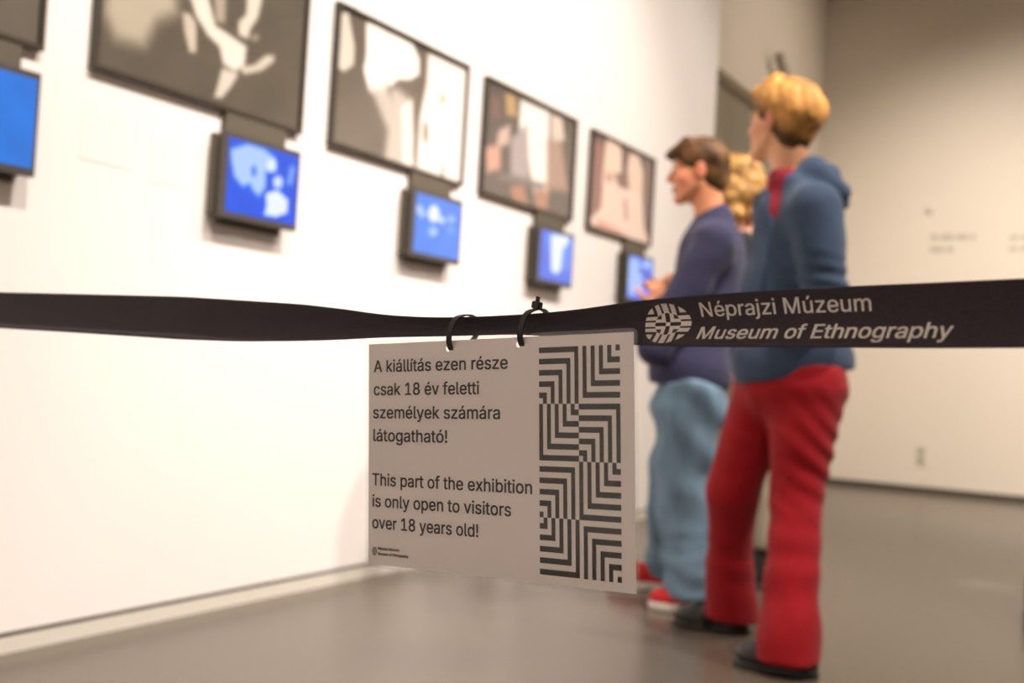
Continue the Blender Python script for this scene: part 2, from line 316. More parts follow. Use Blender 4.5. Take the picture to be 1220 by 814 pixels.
def text_mesh(s, bold=0.0, track=0.0):
    """lettering from the outline table: (n,3) points, faces; bold stacks shifted copies"""
    c = bpy.data.curves.new('t', 'CURVE'); c.dimensions = '2D'; c.fill_mode = 'FRONT'
    x = 0.0
    for ch in s:
        if ch == ' ':
            x += SPACE_ADV / 1000 + track; continue
        adv, loops = GLYPHS[ch]
        for L in loops:
            pts = [tuple(float(v) / 1000 for v in q.split(',')) for q in L.split()]
            sp = c.splines.new('POLY'); sp.points.add(len(pts) - 1); sp.use_cyclic_u = True
            for q, pt in zip(sp.points, pts): q.co = (pt[0] + x, pt[1], 0, 1)
        x += adv / 1000 + track
    o = bpy.data.objects.new('t', c); COL.objects.link(o)
    dg = bpy.context.evaluated_depsgraph_get(); dg.update()
    me = bpy.data.meshes.new_from_object(o.evaluated_get(dg))
    V = np.array([v.co[:] for v in me.vertices]); F = [tuple(p.vertices) for p in me.polygons]
    bpy.data.objects.remove(o); bpy.data.curves.remove(c); bpy.data.meshes.remove(me)
    if bold:
        n = len(V)
        sh = [(-1, -.6), (1, -.6), (-1, .6), (1, .6), (0, 0)]
        F = [tuple(i + k * n for i in f) for k in range(len(sh)) for f in F]
        V = np.concatenate([V + np.array([a * bold, b * bold, 0]) for a, b in sh])
    return V, F


# ------------------------------------------------------------------ implicit-surface modelling (one continuous skin per part)
class Field:
    def __init__(self, lo, hi, h):
        self.lo = np.array(lo, float); self.h = h
        self.n = np.ceil((np.array(hi) - self.lo) / h).astype(int) + 1
        self.f = np.full(self.n, 0.25, dtype=np.float32)

    def sub(self, lo, hi, pad):
        a = np.clip(np.floor((np.array(lo) - pad - self.lo) / self.h).astype(int), 0, self.n)
        b = np.clip(np.ceil((np.array(hi) + pad - self.lo) / self.h).astype(int) + 1, 0, self.n)
        if (b <= a).any():
            return None
        sl = tuple(slice(x, y) for x, y in zip(a, b))
        ax = [(self.lo[i] + np.arange(a[i], b[i]) * self.h).astype(np.float32) for i in range(3)]
        return sl, np.stack(np.meshgrid(*ax, indexing='ij'), -1)

    def comb(self, sl, d, k, mode):
        A = self.f[sl]
        if mode == 'add':
            hh = np.clip(0.5 + 0.5 * (A - d) / k, 0, 1)
            self.f[sl] = A * (1 - hh) + d * hh - k * hh * (1 - hh)
        else:
            d = -d
            hh = np.clip(0.5 - 0.5 * (A - d) / k, 0, 1)
            self.f[sl] = A * (1 - hh) + d * hh + k * hh * (1 - hh)

    def cap(self, a, b, r1, r2=None, k=0.015, mode='add'):
        r2 = r1 if r2 is None else r2
        a = np.array(a, float); b = np.array(b, float); R = max(r1, r2)
        q = self.sub(np.minimum(a, b) - R, np.maximum(a, b) + R, 2 * k + 0.03)
        if q is None: return
        sl, P = q
        ba = (b - a).astype(np.float32); L = float(ba @ ba) + 1e-9
        t = np.clip(((P - a.astype(np.float32)) @ ba) / L, 0, 1)
        d = np.linalg.norm(P - a.astype(np.float32) - t[..., None] * ba, axis=-1) - (r1 + (r2 - r1) * t)
        self.comb(sl, d, k, mode)

    def ell(self, c, r, M=None, k=0.015, mode='add'):
        """ellipsoid; M rows = local axes in world"""
        c = np.array(c, float); r = np.array(r, float); R = r.max()
        q = self.sub(c - R, c + R, 2 * k + 0.03)
        if q is None: return
        sl, P = q
        X = P - c.astype(np.float32)
        if M is not None:
            X = X @ np.array(M, dtype=np.float32).T
        k0 = np.linalg.norm(X / r.astype(np.float32), axis=-1)
        k1 = np.linalg.norm(X / (r * r).astype(np.float32), axis=-1)
        d = k0 * (k0 - 1) / np.maximum(k1, 1e-6)
        d = np.where(k0 < 0.3, -r.min() * (1 - k0), d)
        self.comb(sl, d, k, mode)

    def half(self, p, n, k=0.004):
        """cut away everything on the side n points to"""
        n = np.array(n, float); n /= np.linalg.norm(n)
        ax = [(self.lo[i] + np.arange(self.n[i]) * self.h).astype(np.float32) for i in range(3)]
        d = (ax[0][:, None, None] - p[0]) * n[0] + (ax[1][None, :, None] - p[1]) * n[1] + (ax[2][None, None, :] - p[2]) * n[2]
        self.comb((slice(None),) * 3, (-d).astype(np.float32), k, 'sub')

    def warp(self, fn):
        ax = [(self.lo[i] + np.arange(self.n[i]) * self.h).astype(np.float32) for i in range(3)]
        P = np.stack(np.meshgrid(*ax, indexing='ij'), -1)
        msk = np.abs(self.f) < 0.04
        self.f[msk] += fn(P[msk])

    def mesh(self):
        f = self.f; s = f < 0
        nx, ny, nz = f.shape
        acc = np.zeros((nx - 1, ny - 1, nz - 1, 3), np.float32); cnt = np.zeros((nx - 1, ny - 1, nz - 1), np.float32)
        cor = [(i, j, k) for i in (0, 1) for j in (0, 1) for k in (0, 1)]
        def S(A, c): return A[c[0]:nx - 1 + c[0], c[1]:ny - 1 + c[1], c[2]:nz - 1 + c[2]]
        for a in cor:
            for ax in range(3):
                if a[ax]: continue
                b = list(a); b[ax] = 1; b = tuple(b)
                x = S(s, a) != S(s, b)
                fa, fb = S(f, a)[x], S(f, b)[x]
                t = fa / (fa - fb)
                pt = np.tile(np.array(a, np.float32), (len(t), 1)); pt[:, ax] += t
                acc[x] += pt; cnt[x] += 1
        act = cnt > 0
        idx = np.full(act.shape, -1, np.int64); idx[act] = np.arange(act.sum())
        cell = np.argwhere(act)
        V = self.lo + (cell + acc[act] / cnt[act][:, None]) * self.h
        Q = []
        for ax in range(3):
            o1, o2 = [(1, 2), (2, 0), (0, 1)][ax]
            sl0 = [slice(1, -1)] * 3; sl1 = [slice(1, -1)] * 3
            sl0[ax] = slice(0, -1); sl1[ax] = slice(1, None)
            a, b = s[tuple(sl0)], s[tuple(sl1)]
            e = np.argwhere(a != b); flip = a[a != b]
            e = e.copy()
            for q in range(3):
                if q != ax: e[:, q] += 1
            def I(d1, d2):
                c = e.copy(); c[:, o1] -= d1; c[:, o2] -= d2
                return idx[c[:, 0], c[:, 1], c[:, 2]]
            quad = np.stack([I(1, 1), I(0, 1), I(0, 0), I(1, 0)], 1)
            quad[~flip] = quad[~flip][:, ::-1]
            Q.append(quad)
        Q = np.concatenate(Q)
        Q = Q[(Q >= 0).all(1)]
        return V, Q

    def build(self, name, material, parent, color=None, smooth=2):
        V, Q = self.mesh()
        # light Laplacian smoothing
        for _ in range(smooth):
            A = np.zeros_like(V); C = np.zeros(len(V))
            for i, j in ((0, 1), (1, 2), (2, 3), (3, 0)):
                np.add.at(A, Q[:, i], V[Q[:, j]]); np.add.at(C, Q[:, i], 1)
                np.add.at(A, Q[:, j], V[Q[:, i]]); np.add.at(C, Q[:, j], 1)
            V = V * 0.5 + 0.5 * A / np.maximum(C, 1)[:, None]
        base = np.array(parent.location) if parent else 0
        if parent and parent.parent: base = base + np.array(parent.parent.location)
        W = V - base
        me = bpy.data.meshes.new(name)
        me.vertices.add(len(W)); me.vertices.foreach_set('co', W.astype(np.float32).ravel())
        me.loops.add(len(Q) * 4); me.loops.foreach_set('vertex_index', Q.astype(np.int32).ravel())
        me.polygons.add(len(Q)); me.polygons.foreach_set('loop_start', np.arange(0, len(Q) * 4, 4, dtype=np.int32))
        me.update(calc_edges=True); me.validate()
        if color is not None:
            c = np.ones((len(V), 4), np.float32); c[:, :3] = color(V)
            a = me.color_attributes.new('Col', 'FLOAT_COLOR', 'POINT')
            a.data.foreach_set('color', c.ravel())
        return link(name, me, material, parent, True)


# soft-edged shapes printed on the photographs and shown on the screens (uv polygon, colour, softness)

ART = {
 'print1': [
  ([(0.022,0.485), (0.318,0.653), (0.328,0.466), (0.246,0.378), (0.196,0.21), (0.075,0.195), (0.023,0.317)], (200, 188, 168), 0.046),
  ([(0.353,0.49), (0.389,0.497), (0.419,0.455), (0.428,0.286), (0.397,0.271), (0.368,0.383)], (218, 206, 188), 0.01),
  ([(0.351,0.695), (0.442,0.723), (0.511,0.49), (0.6,0.463), (0.673,0.438), (0.669,0.314), (0.622,0.257), (0.561,0.277), (0.537,0.373), (0.477,0.414), (0.416,0.5)], (238, 230, 218), 0.012),
  ([(0.472,0.857), (0.547,0.901), (0.557,0.526), (0.51,0.513)], (190, 178, 160), 0.015),
  ([(0.657,0.905), (0.74,0.916), (0.738,0.766), (0.723,0.647), (0.687,0.555), (0.68,0.49), (0.629,0.489), (0.624,0.572), (0.661,0.639)], (228, 220, 205), 0.013),
  ([(0.64,0.295), (0.719,0.343), (0.778,0.432), (0.825,0.454), (0.822,0.409), (0.762,0.325), (0.672,0.261)], (218, 208, 190), 0.011),
  ([(0.558,0.252), (0.642,0.253), (0.607,0.154), (0.563,0.064), (0.529,0.062)], (222, 214, 200), 0.01),
  ([(0.694,0.521), (0.734,0.553), (0.731,0.503), (0.701,0.488)], (170, 160, 140), 0.011),
 ],
 'print2': [
  ([(0.012,0.926), (0.061,0.957), (0.116,0.747), (0.119,0.61), (0.058,0.534), (0.017,0.544), (0.019,0.73)], (225, 215, 200), 0.009),
  ([(0.184,0.961), (0.262,0.981), (0.334,0.97), (0.438,0.975), (0.525,0.965), (0.587,0.866), (0.594,0.75), (0.522,0.676), (0.438,0.645), (0.389,0.577), (0.324,0.467), (0.234,0.47), (0.186,0.611), (0.199,0.717)], (250, 244, 236), 0.012),
  ([(0.243,0.497), (0.437,0.578), (0.552,0.53), (0.599,-0.006), (0.487,-0.009), (0.371,0.017), (0.382,0.24)], (205, 194, 184), 0.037),
  ([(0.471,0.446), (0.551,0.542), (0.597,0.026), (0.511,0.024)], (238, 230, 220), 0.013),
  ([(0.335,0.616), (0.382,0.532), (0.407,0.459), (0.36,0.544)], (120, 108, 96), 0.009),
  ([(0.654,0.954), (1.015,0.97), (1.003,-0.006), (0.617,0.032), (0.619,0.426), (0.656,0.704)], (246, 238, 230), 0.02),
  ([(0.694,0.335), (0.694,0.289), (0.689,0.253), (0.68,0.237), (0.669,0.246), (0.659,0.276), (0.653,0.32), (0.653,0.366), (0.658,0.402), (0.668,0.418), (0.679,0.41), (0.688,0.379)], (150, 136, 120), 0.013),
  ([(0.824,0.654), (0.821,0.629), (0.812,0.608), (0.798,0.596), (0.784,0.596), (0.772,0.609), (0.767,0.63), (0.769,0.655), (0.778,0.676), (0.792,0.688), (0.807,0.688), (0.818,0.675)], (205, 195, 182), 0.013),
  ([(0.846,0.05), (0.847,0.007), (0.845,-0.026), (0.84,-0.039), (0.834,-0.03), (0.827,0.001), (0.823,0.043), (0.822,0.087), (0.824,0.12), (0.829,0.133), (0.835,0.124), (0.841,0.093)], (120, 110, 98), 0.01),
  ([(0.61,0.128), (0.612,0.063), (0.611,0.015), (0.606,-0.004), (0.599,0.011), (0.592,0.057), (0.586,0.12), (0.583,0.184), (0.585,0.232), (0.59,0.251), (0.597,0.236), (0.604,0.191)], (130, 118, 105), 0.01),
 ],
 'print3': [
  ([(0.035,0.86), (0.136,0.859), (0.15,0.665), (0.065,0.669)], (140, 112, 104), 0.022),
  ([(0.183,0.937), (0.288,0.951), (0.319,0.767), (0.205,0.746)], (205, 170, 122), 0.018),
  ([(0.343,0.943), (0.668,0.957), (0.705,0.184), (0.551,0.14), (0.454,0.435), (0.342,0.7)], (252, 245, 238), 0.023),
  ([(0.138,0.588), (0.254,0.682), (0.249,0.501), (0.124,0.429)], (218, 192, 176), 0.022),
  ([(0.017,0.399), (0.164,0.472), (0.179,0.256), (0.048,0.186)], (218, 170, 150), 0.022),
  ([(0.262,0.559), (0.431,0.749), (0.488,0.23), (0.287,0.215)], (188, 176, 176), 0.03),
  ([(0.689,0.949), (0.821,0.96), (0.869,0.75), (0.71,0.662)], (230, 215, 200), 0.02),
  ([(0.659,0.676), (0.828,0.736), (0.947,0.284), (0.692,0.227)], (192, 160, 145), 0.032),
  ([(0.292,0.142), (0.434,0.199), (0.484,0.021), (0.328,0.017)], (192, 140, 115), 0.019),
  ([(0.547,0.193), (0.723,0.22), (0.706,0.041), (0.579,0.023)], (198, 145, 120), 0.019),
  ([(0.163,0.229), (0.689,0.274), (0.643,0.213), (0.168,0.164)], (140, 128, 124), 0.022),
 ],
 'print4': [
  ([(0.022,0.884), (0.158,0.912), (0.224,0.128), (0.027,0.082)], (170, 118, 110), 0.025),
  ([(0.203,0.979), (0.359,1.005), (0.448,0.918), (0.468,0.69), (0.397,0.562), (0.205,0.351), (0.177,0.526), (0.185,0.746)], (252, 222, 200), 0.013),
  ([(0.571,0.939), (0.728,0.952), (0.815,0.801), (0.831,0.459), (0.627,0.462), (0.548,0.723)], (248, 218, 198), 0.014),
  ([(0.192,0.504), (0.394,0.597), (0.509,0.539), (0.647,0.559), (0.826,0.514), (0.883,0.208), (1.004,0.035), (0.612,-0.009), (0.108,-0.003), (0.027,0.082), (0.176,0.239)], (252, 224, 208), 0.017),
  ([(0.439,1.023), (0.558,0.935), (0.549,0.714), (0.468,0.69)], (112, 80, 76), 0.009),
  ([(0.349,0.655), (0.579,0.686), (0.536,0.546), (0.427,0.534)], (150, 104, 98), 0.013),
  ([(0.233,0.63), (0.339,0.617), (0.319,0.54), (0.214,0.545)], (214, 166, 150), 0.013),
  ([(0.518,0.433), (0.574,0.429), (0.606,0.218), (0.551,0.205)], (214, 158, 146), 0.011),
  ([(0.149,0.111), (0.466,0.077), (0.637,0.033), (0.313,-0.01), (0.107,0.014)], (236, 170, 152), 0.017),
  ([(0.836,0.902), (0.984,0.937), (0.987,0.232), (0.885,0.35)], (140, 105, 100), 0.014),
 ],
 'screen1': [
  ([(0.084,0.804), (0.282,0.916), (0.494,0.915), (0.654,0.836), (0.676,0.68), (0.535,0.645), (0.548,0.467), (0.471,0.33), (0.382,0.389), (0.345,0.46), (0.255,0.4), (0.147,0.491), (0.092,0.69)], (170, 200, 252), 0.024),
  ([(0.412,0.624), (0.41,0.588), (0.401,0.56), (0.388,0.547), (0.372,0.553), (0.36,0.576), (0.354,0.61), (0.355,0.646), (0.364,0.674), (0.378,0.687), (0.393,0.682), (0.405,0.659)], (20, 95, 225), 0.015),
  ([(0.67,0.76), (0.664,0.717), (0.642,0.682), (0.611,0.664), (0.577,0.666), (0.552,0.689), (0.54,0.727), (0.546,0.768), (0.568,0.803), (0.599,0.822), (0.633,0.82), (0.659,0.797)], (222, 234, 255), 0.015),
  ([(0.638,0.589), (0.712,0.648), (0.771,0.601), (0.756,0.495), (0.657,0.482)], (205, 222, 255), 0.012),
  ([(0.554,0.388), (0.703,0.463), (0.856,0.374), (0.857,0.209), (0.704,0.128), (0.55,0.127), (0.575,0.232)], (228, 238, 255), 0.015),
  ([(0.859,0.808), (0.929,0.805), (0.9,0.57), (0.821,0.551)], (120, 160, 240), 0.021),
 ],
 'screen2': [
  ([(0.066,0.749), (0.155,0.768), (0.269,0.643), (0.195,0.588), (0.075,0.643)], (170, 200, 255), 0.018),
  ([(0.522,0.715), (0.512,0.646), (0.475,0.59), (0.421,0.561), (0.365,0.568), (0.321,0.608), (0.301,0.669), (0.31,0.737), (0.346,0.793), (0.4,0.822), (0.457,0.817), (0.501,0.777)], (235, 243, 255), 0.019),
  ([(0.458,0.601), (0.532,0.696), (0.644,0.658), (0.624,0.572)], (200, 220, 255), 0.019),
  ([(0.851,0.699), (0.842,0.666), (0.814,0.638), (0.773,0.622), (0.731,0.622), (0.699,0.638), (0.685,0.666), (0.694,0.699), (0.722,0.727), (0.763,0.743), (0.805,0.744), (0.837,0.727)], (150, 185, 250), 0.015),
  ([(0.509,0.439), (0.5,0.403), (0.469,0.372), (0.425,0.355), (0.379,0.356), (0.345,0.375), (0.33,0.406), (0.339,0.441), (0.37,0.472), (0.414,0.49), (0.459,0.489), (0.494,0.471)], (165, 198, 255), 0.015),
  ([(0.862,0.536), (0.852,0.503), (0.819,0.474), (0.772,0.457), (0.725,0.457), (0.689,0.472), (0.674,0.5), (0.684,0.533), (0.716,0.562), (0.762,0.579), (0.81,0.579), (0.847,0.564)], (105, 155, 245), 0.019),
 ],
 'screen3': [
  ([(0.183,0.888), (0.927,0.981), (0.908,0.333), (0.385,0.254)], (95, 140, 245), 0.06),
  ([(0.328,0.891), (0.85,0.966), (0.825,0.814), (0.682,0.69), (0.642,0.293), (0.538,0.205), (0.385,0.254), (0.34,0.75)], (228, 238, 255), 0.03),
 ],
 'screen4': [
  ([(0.033,0.87), (0.353,0.921), (0.512,0.765), (0.666,0.212), (0.11,0.118), (-0.029,0.582)], (150, 182, 252), 0.051),
  ([(0.917,0.879), (0.898,0.83), (0.839,0.787), (0.755,0.762), (0.67,0.761), (0.605,0.785), (0.578,0.827), (0.596,0.875), (0.653,0.918), (0.736,0.943), (0.823,0.944), (0.889,0.921)], (165, 190, 250), 0.036),
 ],
}

# ------------------------------------------------------------------ materials
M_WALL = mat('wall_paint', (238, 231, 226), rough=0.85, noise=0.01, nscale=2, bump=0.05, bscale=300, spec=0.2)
M_WALL2 = mat('darker_wall', (221, 210, 193), rough=0.85, noise=0.01, nscale=2, bump=0.05, bscale=300, spec=0.2)  # slightly darker, tanner tone for the set-back and far walls
M_CEIL = mat('ceiling_paint', (150, 145, 138), rough=0.9)
M_FLOOR = mat('floor_linoleum', (94, 84, 72), rough=0.27, noise=0.06, nscale=1.3, bump=0.03, bscale=60, spec=0.5)
M_GROOVE = mat('groove_paint', (90, 84, 74), rough=0.9)
M_BOARD = mat('skirting_paint', (215, 208, 196), rough=0.6)
M_BLACKWOOD = mat('dark_wood', (62, 55, 46), rough=0.45, noise=0.12, nscale=40, stretch=(1, 1, 6))
M_BEZEL = mat('bezel_metal', (74, 69, 64), rough=0.5, noise=0.04)
M_MOUNT = mat('mount_metal', (92, 84, 70), rough=0.6)
M_SLOT = mat('slot_black', (14, 16, 12), rough=0.9)
M_PRINT = mat('photo_print', (255, 255, 255), rough=0.5, attr=True, spec=0.3)
M_SCREEN = mat('lit_screen', (255, 255, 255), rough=0.3, attr=True, emit=0.78, black=True)
M_DOOR = mat('grey_panel', (140, 132, 112), rough=0.7, noise=0.02, nscale=3)
M_PAPER = mat('white_paper', (236, 228, 222), rough=0.8, noise=0.015, nscale=6)
M_INK = mat('black_ink', (20, 18, 15), rough=0.55, noise=0.2, nscale=300)
M_FILM = clear_film('laminate_film', haze=0.03)
M_GLASS = clear_film('picture_glass', haze=0.03, rough=0.02)
M_TAPE = mat('woven_tape', (60, 51, 58), rough=0.8, noise=0.38, nscale=1100, bump=0.6, bscale=1500, sheen=0.15, spec=0.3)
M_TAPETEXT = mat('tape_print', (232, 224, 216), rough=0.8, noise=0.08, nscale=900)
M_TIE = mat('black_nylon', (40, 37, 34), rough=0.35)
M_STEEL = mat('black_steel', (30, 30, 32), rough=0.35, metal=0.6)
M_WALLINK = mat('grey_wall_lettering', (182, 172, 156), rough=0.8)
M_LABEL = mat('caption_card', (238, 228, 224), rough=0.6)
M_PLASTIC = mat('white_plastic', (205, 196, 180), rough=0.5)
M_GREYDEV = mat('grey_housing', (165, 156, 140), rough=0.5)

# ------------------------------------------------------------------ room
D0, D1, DT = 7.53 * K, 9.35 * K, 3.19 * K     # opening in the left wall
SK = 0.055
T = 0.35
SB = 0.10
tag(boxes('floor', [(WX - T, RX + T, BY - T, FY + T, -0.15, 0)], M_FLOOR), kind='structure')
tag(boxes('ceiling', [(WX - T, RX + T, BY - T, FY + T, CZ, CZ + 0.15)], M_CEIL), kind='structure')
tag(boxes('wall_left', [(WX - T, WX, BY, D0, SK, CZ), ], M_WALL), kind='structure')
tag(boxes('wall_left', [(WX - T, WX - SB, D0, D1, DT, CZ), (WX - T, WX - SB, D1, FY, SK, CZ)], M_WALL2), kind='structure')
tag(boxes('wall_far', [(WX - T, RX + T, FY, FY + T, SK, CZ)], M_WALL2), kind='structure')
tag(boxes('wall_right', [(RX, RX + T, BY, FY, 0, CZ)], M_WALL), kind='structure')
tag(boxes('wall_back', [(WX - T, RX + T, BY - T, BY, 0, CZ)], M_WALL), kind='structure')
tag(boxes('trim_1', [(WX - T, WX - 0.02, BY, D0, 0, SK), (WX - T, WX - SB - 0.02, D1, FY, 0, SK), (WX - T, RX + T, FY + 0.02, FY + T, 0, SK)], M_GROOVE), kind='structure')
tag(boxes('baseboard_left', [(WX - 0.019, WX - 0.001, BY, D0, 0.0, 0.040), (WX - SB - 0.019, WX - SB - 0.001, D1, FY, 0.0, 0.040)], M_BOARD), kind='structure')
tag(boxes('baseboard_far', [(WX, RX, FY + 0.008, FY + 0.019, 0.0, 0.02)], M_GROOVE), kind='structure')
dr = tag(boxes('door_1', [(WX - T + 0.02, WX - SB - 0.12, D0, D1, 0.0, DT)], M_DOOR), kind='structure')
for ya, yb in ((D0 + 0.02, (D0 + D1) / 2 - 0.003), ((D0 + D1) / 2 + 0.003, D1 - 0.02)):
    boxes('door_leaf', [(WX - SB - 0.12, WX - SB - 0.10, ya, yb, 0.01, DT - 0.02)], M_DOOR, dr)
boxes('door_handle', [(WX - SB - 0.10, WX - SB - 0.05, (D0 + D1) / 2 - 0.09, (D0 + D1) / 2 - 0.07, 0.95, 1.15)], M_STEEL, dr)

# ------------------------------------------------------------------ pictures and screens
def seg_dist(P, poly):
    """signed distance to a polygon, negative inside"""
    n = len(poly); d = np.full(len(P), 1e9); ins = np.zeros(len(P), bool)
    for i in range(n):
        a, b = poly[i], poly[(i + 1) % n]
        e = b - a; w_ = P - a
        t = np.clip((w_ @ e) / (e @ e + 1e-12), 0, 1)
        d = np.minimum(d, np.linalg.norm(w_ - t[:, None] * e, axis=1))
        c = ((a[1] > P[:, 1]) != (b[1] > P[:, 1]))
        with np.errstate(divide='ignore', invalid='ignore'):
            xx = a[0] + (P[:, 1] - a[1]) * (b[0] - a[0]) / (b[1] - a[1])
        ins ^= c & (P[:, 0] < xx)
    return np.where(ins, -d, d)


def image_panel(name, x, ya, yb, za, zb, frame, bg, shapes, nu, nv, material, parent, mottling=0.04, seed=1, dim=1.0):
    """flat printed panel; frame=(y0,y1,z0,z1) gives the uv space of the shapes"""
    u = np.linspace(ya, yb, nu); v = np.linspace(za, zb, nv)
    Y, Z = np.meshgrid(u, v, indexing='ij')
    y0, y1, z0, z1 = frame
    asp = (y1 - y0) / (z1 - z0)
    UV = np.stack([(Y.ravel() - y0) / (y1 - y0) * asp, (Z.ravel() - z0) / (z1 - z0)], 1)
    c = np.tile(np.array(bg, float), (len(UV), 1))
    rs = np.random.RandomState(seed)
    g = np.zeros(len(UV))
    for _ in range(6):
        k1, k2, ph = rs.uniform(-14, 14), rs.uniform(-14, 14), rs.uniform(0, 6)
        g += np.sin(UV[:, 0] * k1 + UV[:, 1] * k2 + ph) / 6
    c *= (1 + mottling * g)[:, None]
    for poly, col, soft in shapes:
        q = np.array([(a * asp, b) for a, b in poly])
        s_ = max(soft * 1.35, 0.006)
        al = np.clip(0.5 - seg_dist(UV, q) / (2.2 * s_), 0, 1)
        al = al * al * (3 - 2 * al)
        c = c * (1 - al[:, None]) + np.array(col, float) * al[:, None]
    c = np.clip(c, 0, 255) / 255.0
    c = np.where(c <= 0.04045, c / 12.92, ((c + 0.055) / 1.055) ** 2.4)
    c = c * (dim + (1 - dim) * c.mean(axis=1, keepdims=True) ** 0.8)
    base = np.array(parent.location)
    V = np.stack([np.full(len(UV), x), Y.ravel(), Z.ravel()], 1) - base
    F = []
    for i in range(nu - 1):
        for j in range(nv - 1):
            a = i * nv + j
            F.append((a, a + nv, a + nv + 1, a + 1))
    return raw(name, V, F, material, parent, colors=c)


def local_boxes(name, L, material, parent, bevel=0.0):
    bx, by, bz = parent.location
    return boxes(name, [(a - bx, b - bx, c - by, d - by, e - bz, f - bz) for a, b, c, d, e, f in L], material, parent, bevel)


FRAME_LABELS = [
    ('black-framed dark photograph cut off at the upper left corner, above plain blue screen', (122, 112, 98)),
    ('largest black-framed black-and-white photograph showing a pale hand with spread fingers', (112, 102, 88)),
    ('black-framed black-and-white photograph with a white cloud shape and bright right side', (124, 111, 99)),
    ('black-framed colour photograph of blurred figures around a bright white gap', (112, 101, 94)),
    ('black-framed colour photograph of two pale pink forms, last in the row beside the people', (120, 92, 86)),
]
SCREEN_LABELS = [
    ('small wall screen glowing plain blue, cut off at the left edge', (25, 115, 215)),
    ('small wall screen glowing deep blue with white blot shapes, under the hand photograph', (5, 82, 225)),
    ('small wall screen glowing mid blue with a row of small white dots', (72, 132, 238)),
    ('small wall screen glowing violet blue with a white upright beam', (66, 105, 225)),
    ('small wall screen glowing blue beside the man\'s hand, last in the row', (52, 104, 235)),
]
yl = [1.14, 2.235, 3.335, 4.435, 5.57]
yr = [2.065, 3.17, 4.275, 5.375, 6.46]
for i in range(5):
    ya, yb, za, zb, t = yl[i] * K, yr[i] * K, 1.688 * K - 0, 2.236 * K, 0.028 * K
    fr = (yl[i] * K + 0.01 * K, yb, 1.69 * K, 2.235 * K)
    r = thing('picture_frame', (WX, (ya + yb) / 2, za), FRAME_LABELS[i][0], 'picture', 'framed photographs in a row on the left wall')
    X = WX + t
    fw = 0.014
    for L in ((WX + 0.002, X, ya, ya + fw, za, zb), (WX + 0.002, X, yb - fw, yb, za, zb)):
        local_boxes('frame_stile', [L], M_BLACKWOOD, r, 0.001)
    for L in ((WX + 0.002, X, ya + fw, yb - fw, za, za + fw), (WX + 0.002, X, ya + fw, yb - fw, zb - fw, zb)):
        local_boxes('frame_rail', [L], M_BLACKWOOD, r, 0.001)
    local_boxes('backing_board', [(WX, WX + 0.012, ya + 0.004, yb - 0.004, za + 0.004, zb - 0.004)], M_BLACKWOOD, r)
    image_panel('photo_print', WX + 0.0135, ya + fw, yb - fw, za + fw, zb - fw, (2.245 * K + (yl[i] - 2.235) * K, yb, 1.69 * K, 2.235 * K),
                FRAME_LABELS[i][1], ART.get('print%d' % i, []), 130, 80, M_PRINT, r, 0.05, i + 3, 0.62)
    local_boxes('glass_pane', [(WX + 0.0175, WX + 0.0185, ya + fw, yb - fw, za + fw, zb - fw)], M_GLASS, r)

syl = [1.62, 2.737, 3.83, 4.93, 6.02]
syr = [2.03, 3.12, 4.215, 5.32, 6.41]
for i in range(5):
    ya, yb, za, zb = syl[i] * K, syr[i] * K, 1.325 * K, 1.612 * K
    X = WX + 0.07 * K
    r = thing('wall_screen', (WX, (ya + yb) / 2, za), SCREEN_LABELS[i][0], 'screen', 'small blue screens under the photographs')
    local_boxes('mount_plate', [(WX, WX + 0.022, ya + 0.045, yb - 0.03, za - 0.016, zb + 0.07)], M_MOUNT, r, 0.001)
    local_boxes('mount_frame', [(WX + 0.002, WX + 0.03, ya + 0.004, yb - 0.004, za + 0.006, zb - 0.006)], M_MOUNT, r)
    local_boxes('slot', [(WX + 0.03, WX + 0.046, ya + 0.012, yb - 0.012, za + 0.02, zb - 0.02)], M_SLOT, r)
    local_boxes('housing', [(WX + 0.046, X, ya, yb, za, zb)], M_BEZEL, r, 0.002)
    image_panel('screen_surface', X + 0.0006, ya + 0.021, yb - 0.011, za + 0.020, zb - 0.018,
                (ya, yb, 1.325 * K, 1.61 * K), SCREEN_LABELS[i][1], ART.get('screen%d' % i, []), 70, 54, M_SCREEN, r, 0.05, i + 20)

# caption cards on the left wall, barely darker than the paint
for (ya, yb, za, zb, lab) in ((2.225, 2.415, 1.42, 1.60, 'faint pale caption card on the wall under the left end of the hand photograph'),
                              (2.49, 2.64, 1.40, 1.55, 'faint pale caption card between two others, left of the white-blot screen'),
                              (3.40, 3.62, 1.38, 1.58, 'faint pale caption card left of the screen with small white dots')):
    o = boxes('caption_card', [(WX, WX + 0.0015, ya * K, yb * K, za * K, zb * K)], M_LABEL)
    tag(o, lab, 'caption', 'caption cards on the left wall')

# faint grey text lines on the far wall (unreadable in the photograph: word-sized marks)
def wall_words(name, x0, x1, z, hgt, n, label, seed):
    rs = random.Random(seed); L = []
    x = x0
    while x < x1 - 0.02:
        w_ = min(rs.uniform(0.05, 0.11), x1 - x)
        L.append((x, x + w_, FY - 0.0015, FY, z, z + hgt)); x += w_ + 0.02
    tag(boxes(name, L, M_WALLINK), label, 'wall text', 'faint wall texts on the far wall')
wall_words('wall_text', -1.83 * K, -1.45 * K, 2.29 * K, 0.045, 5, 'upper faint grey text line on the far wall above the tape, right of the woman', 1)
wall_words('wall_text', -1.83 * K, -1.63 * K, 2.18 * K, 0.045, 3, 'lower, shorter faint grey text line on the far wall right of the woman', 2)
wall_words('wall_text', -1.17 * K, -0.70 * K, 2.29 * K, 0.035, 5, 'faintest upper text line on the far wall at the right edge', 3)
wall_words('wall_text', -1.17 * K, -0.80 * K, 2.19 * K, 0.035, 5, 'faintest lower text line on the far wall at the right edge', 4)
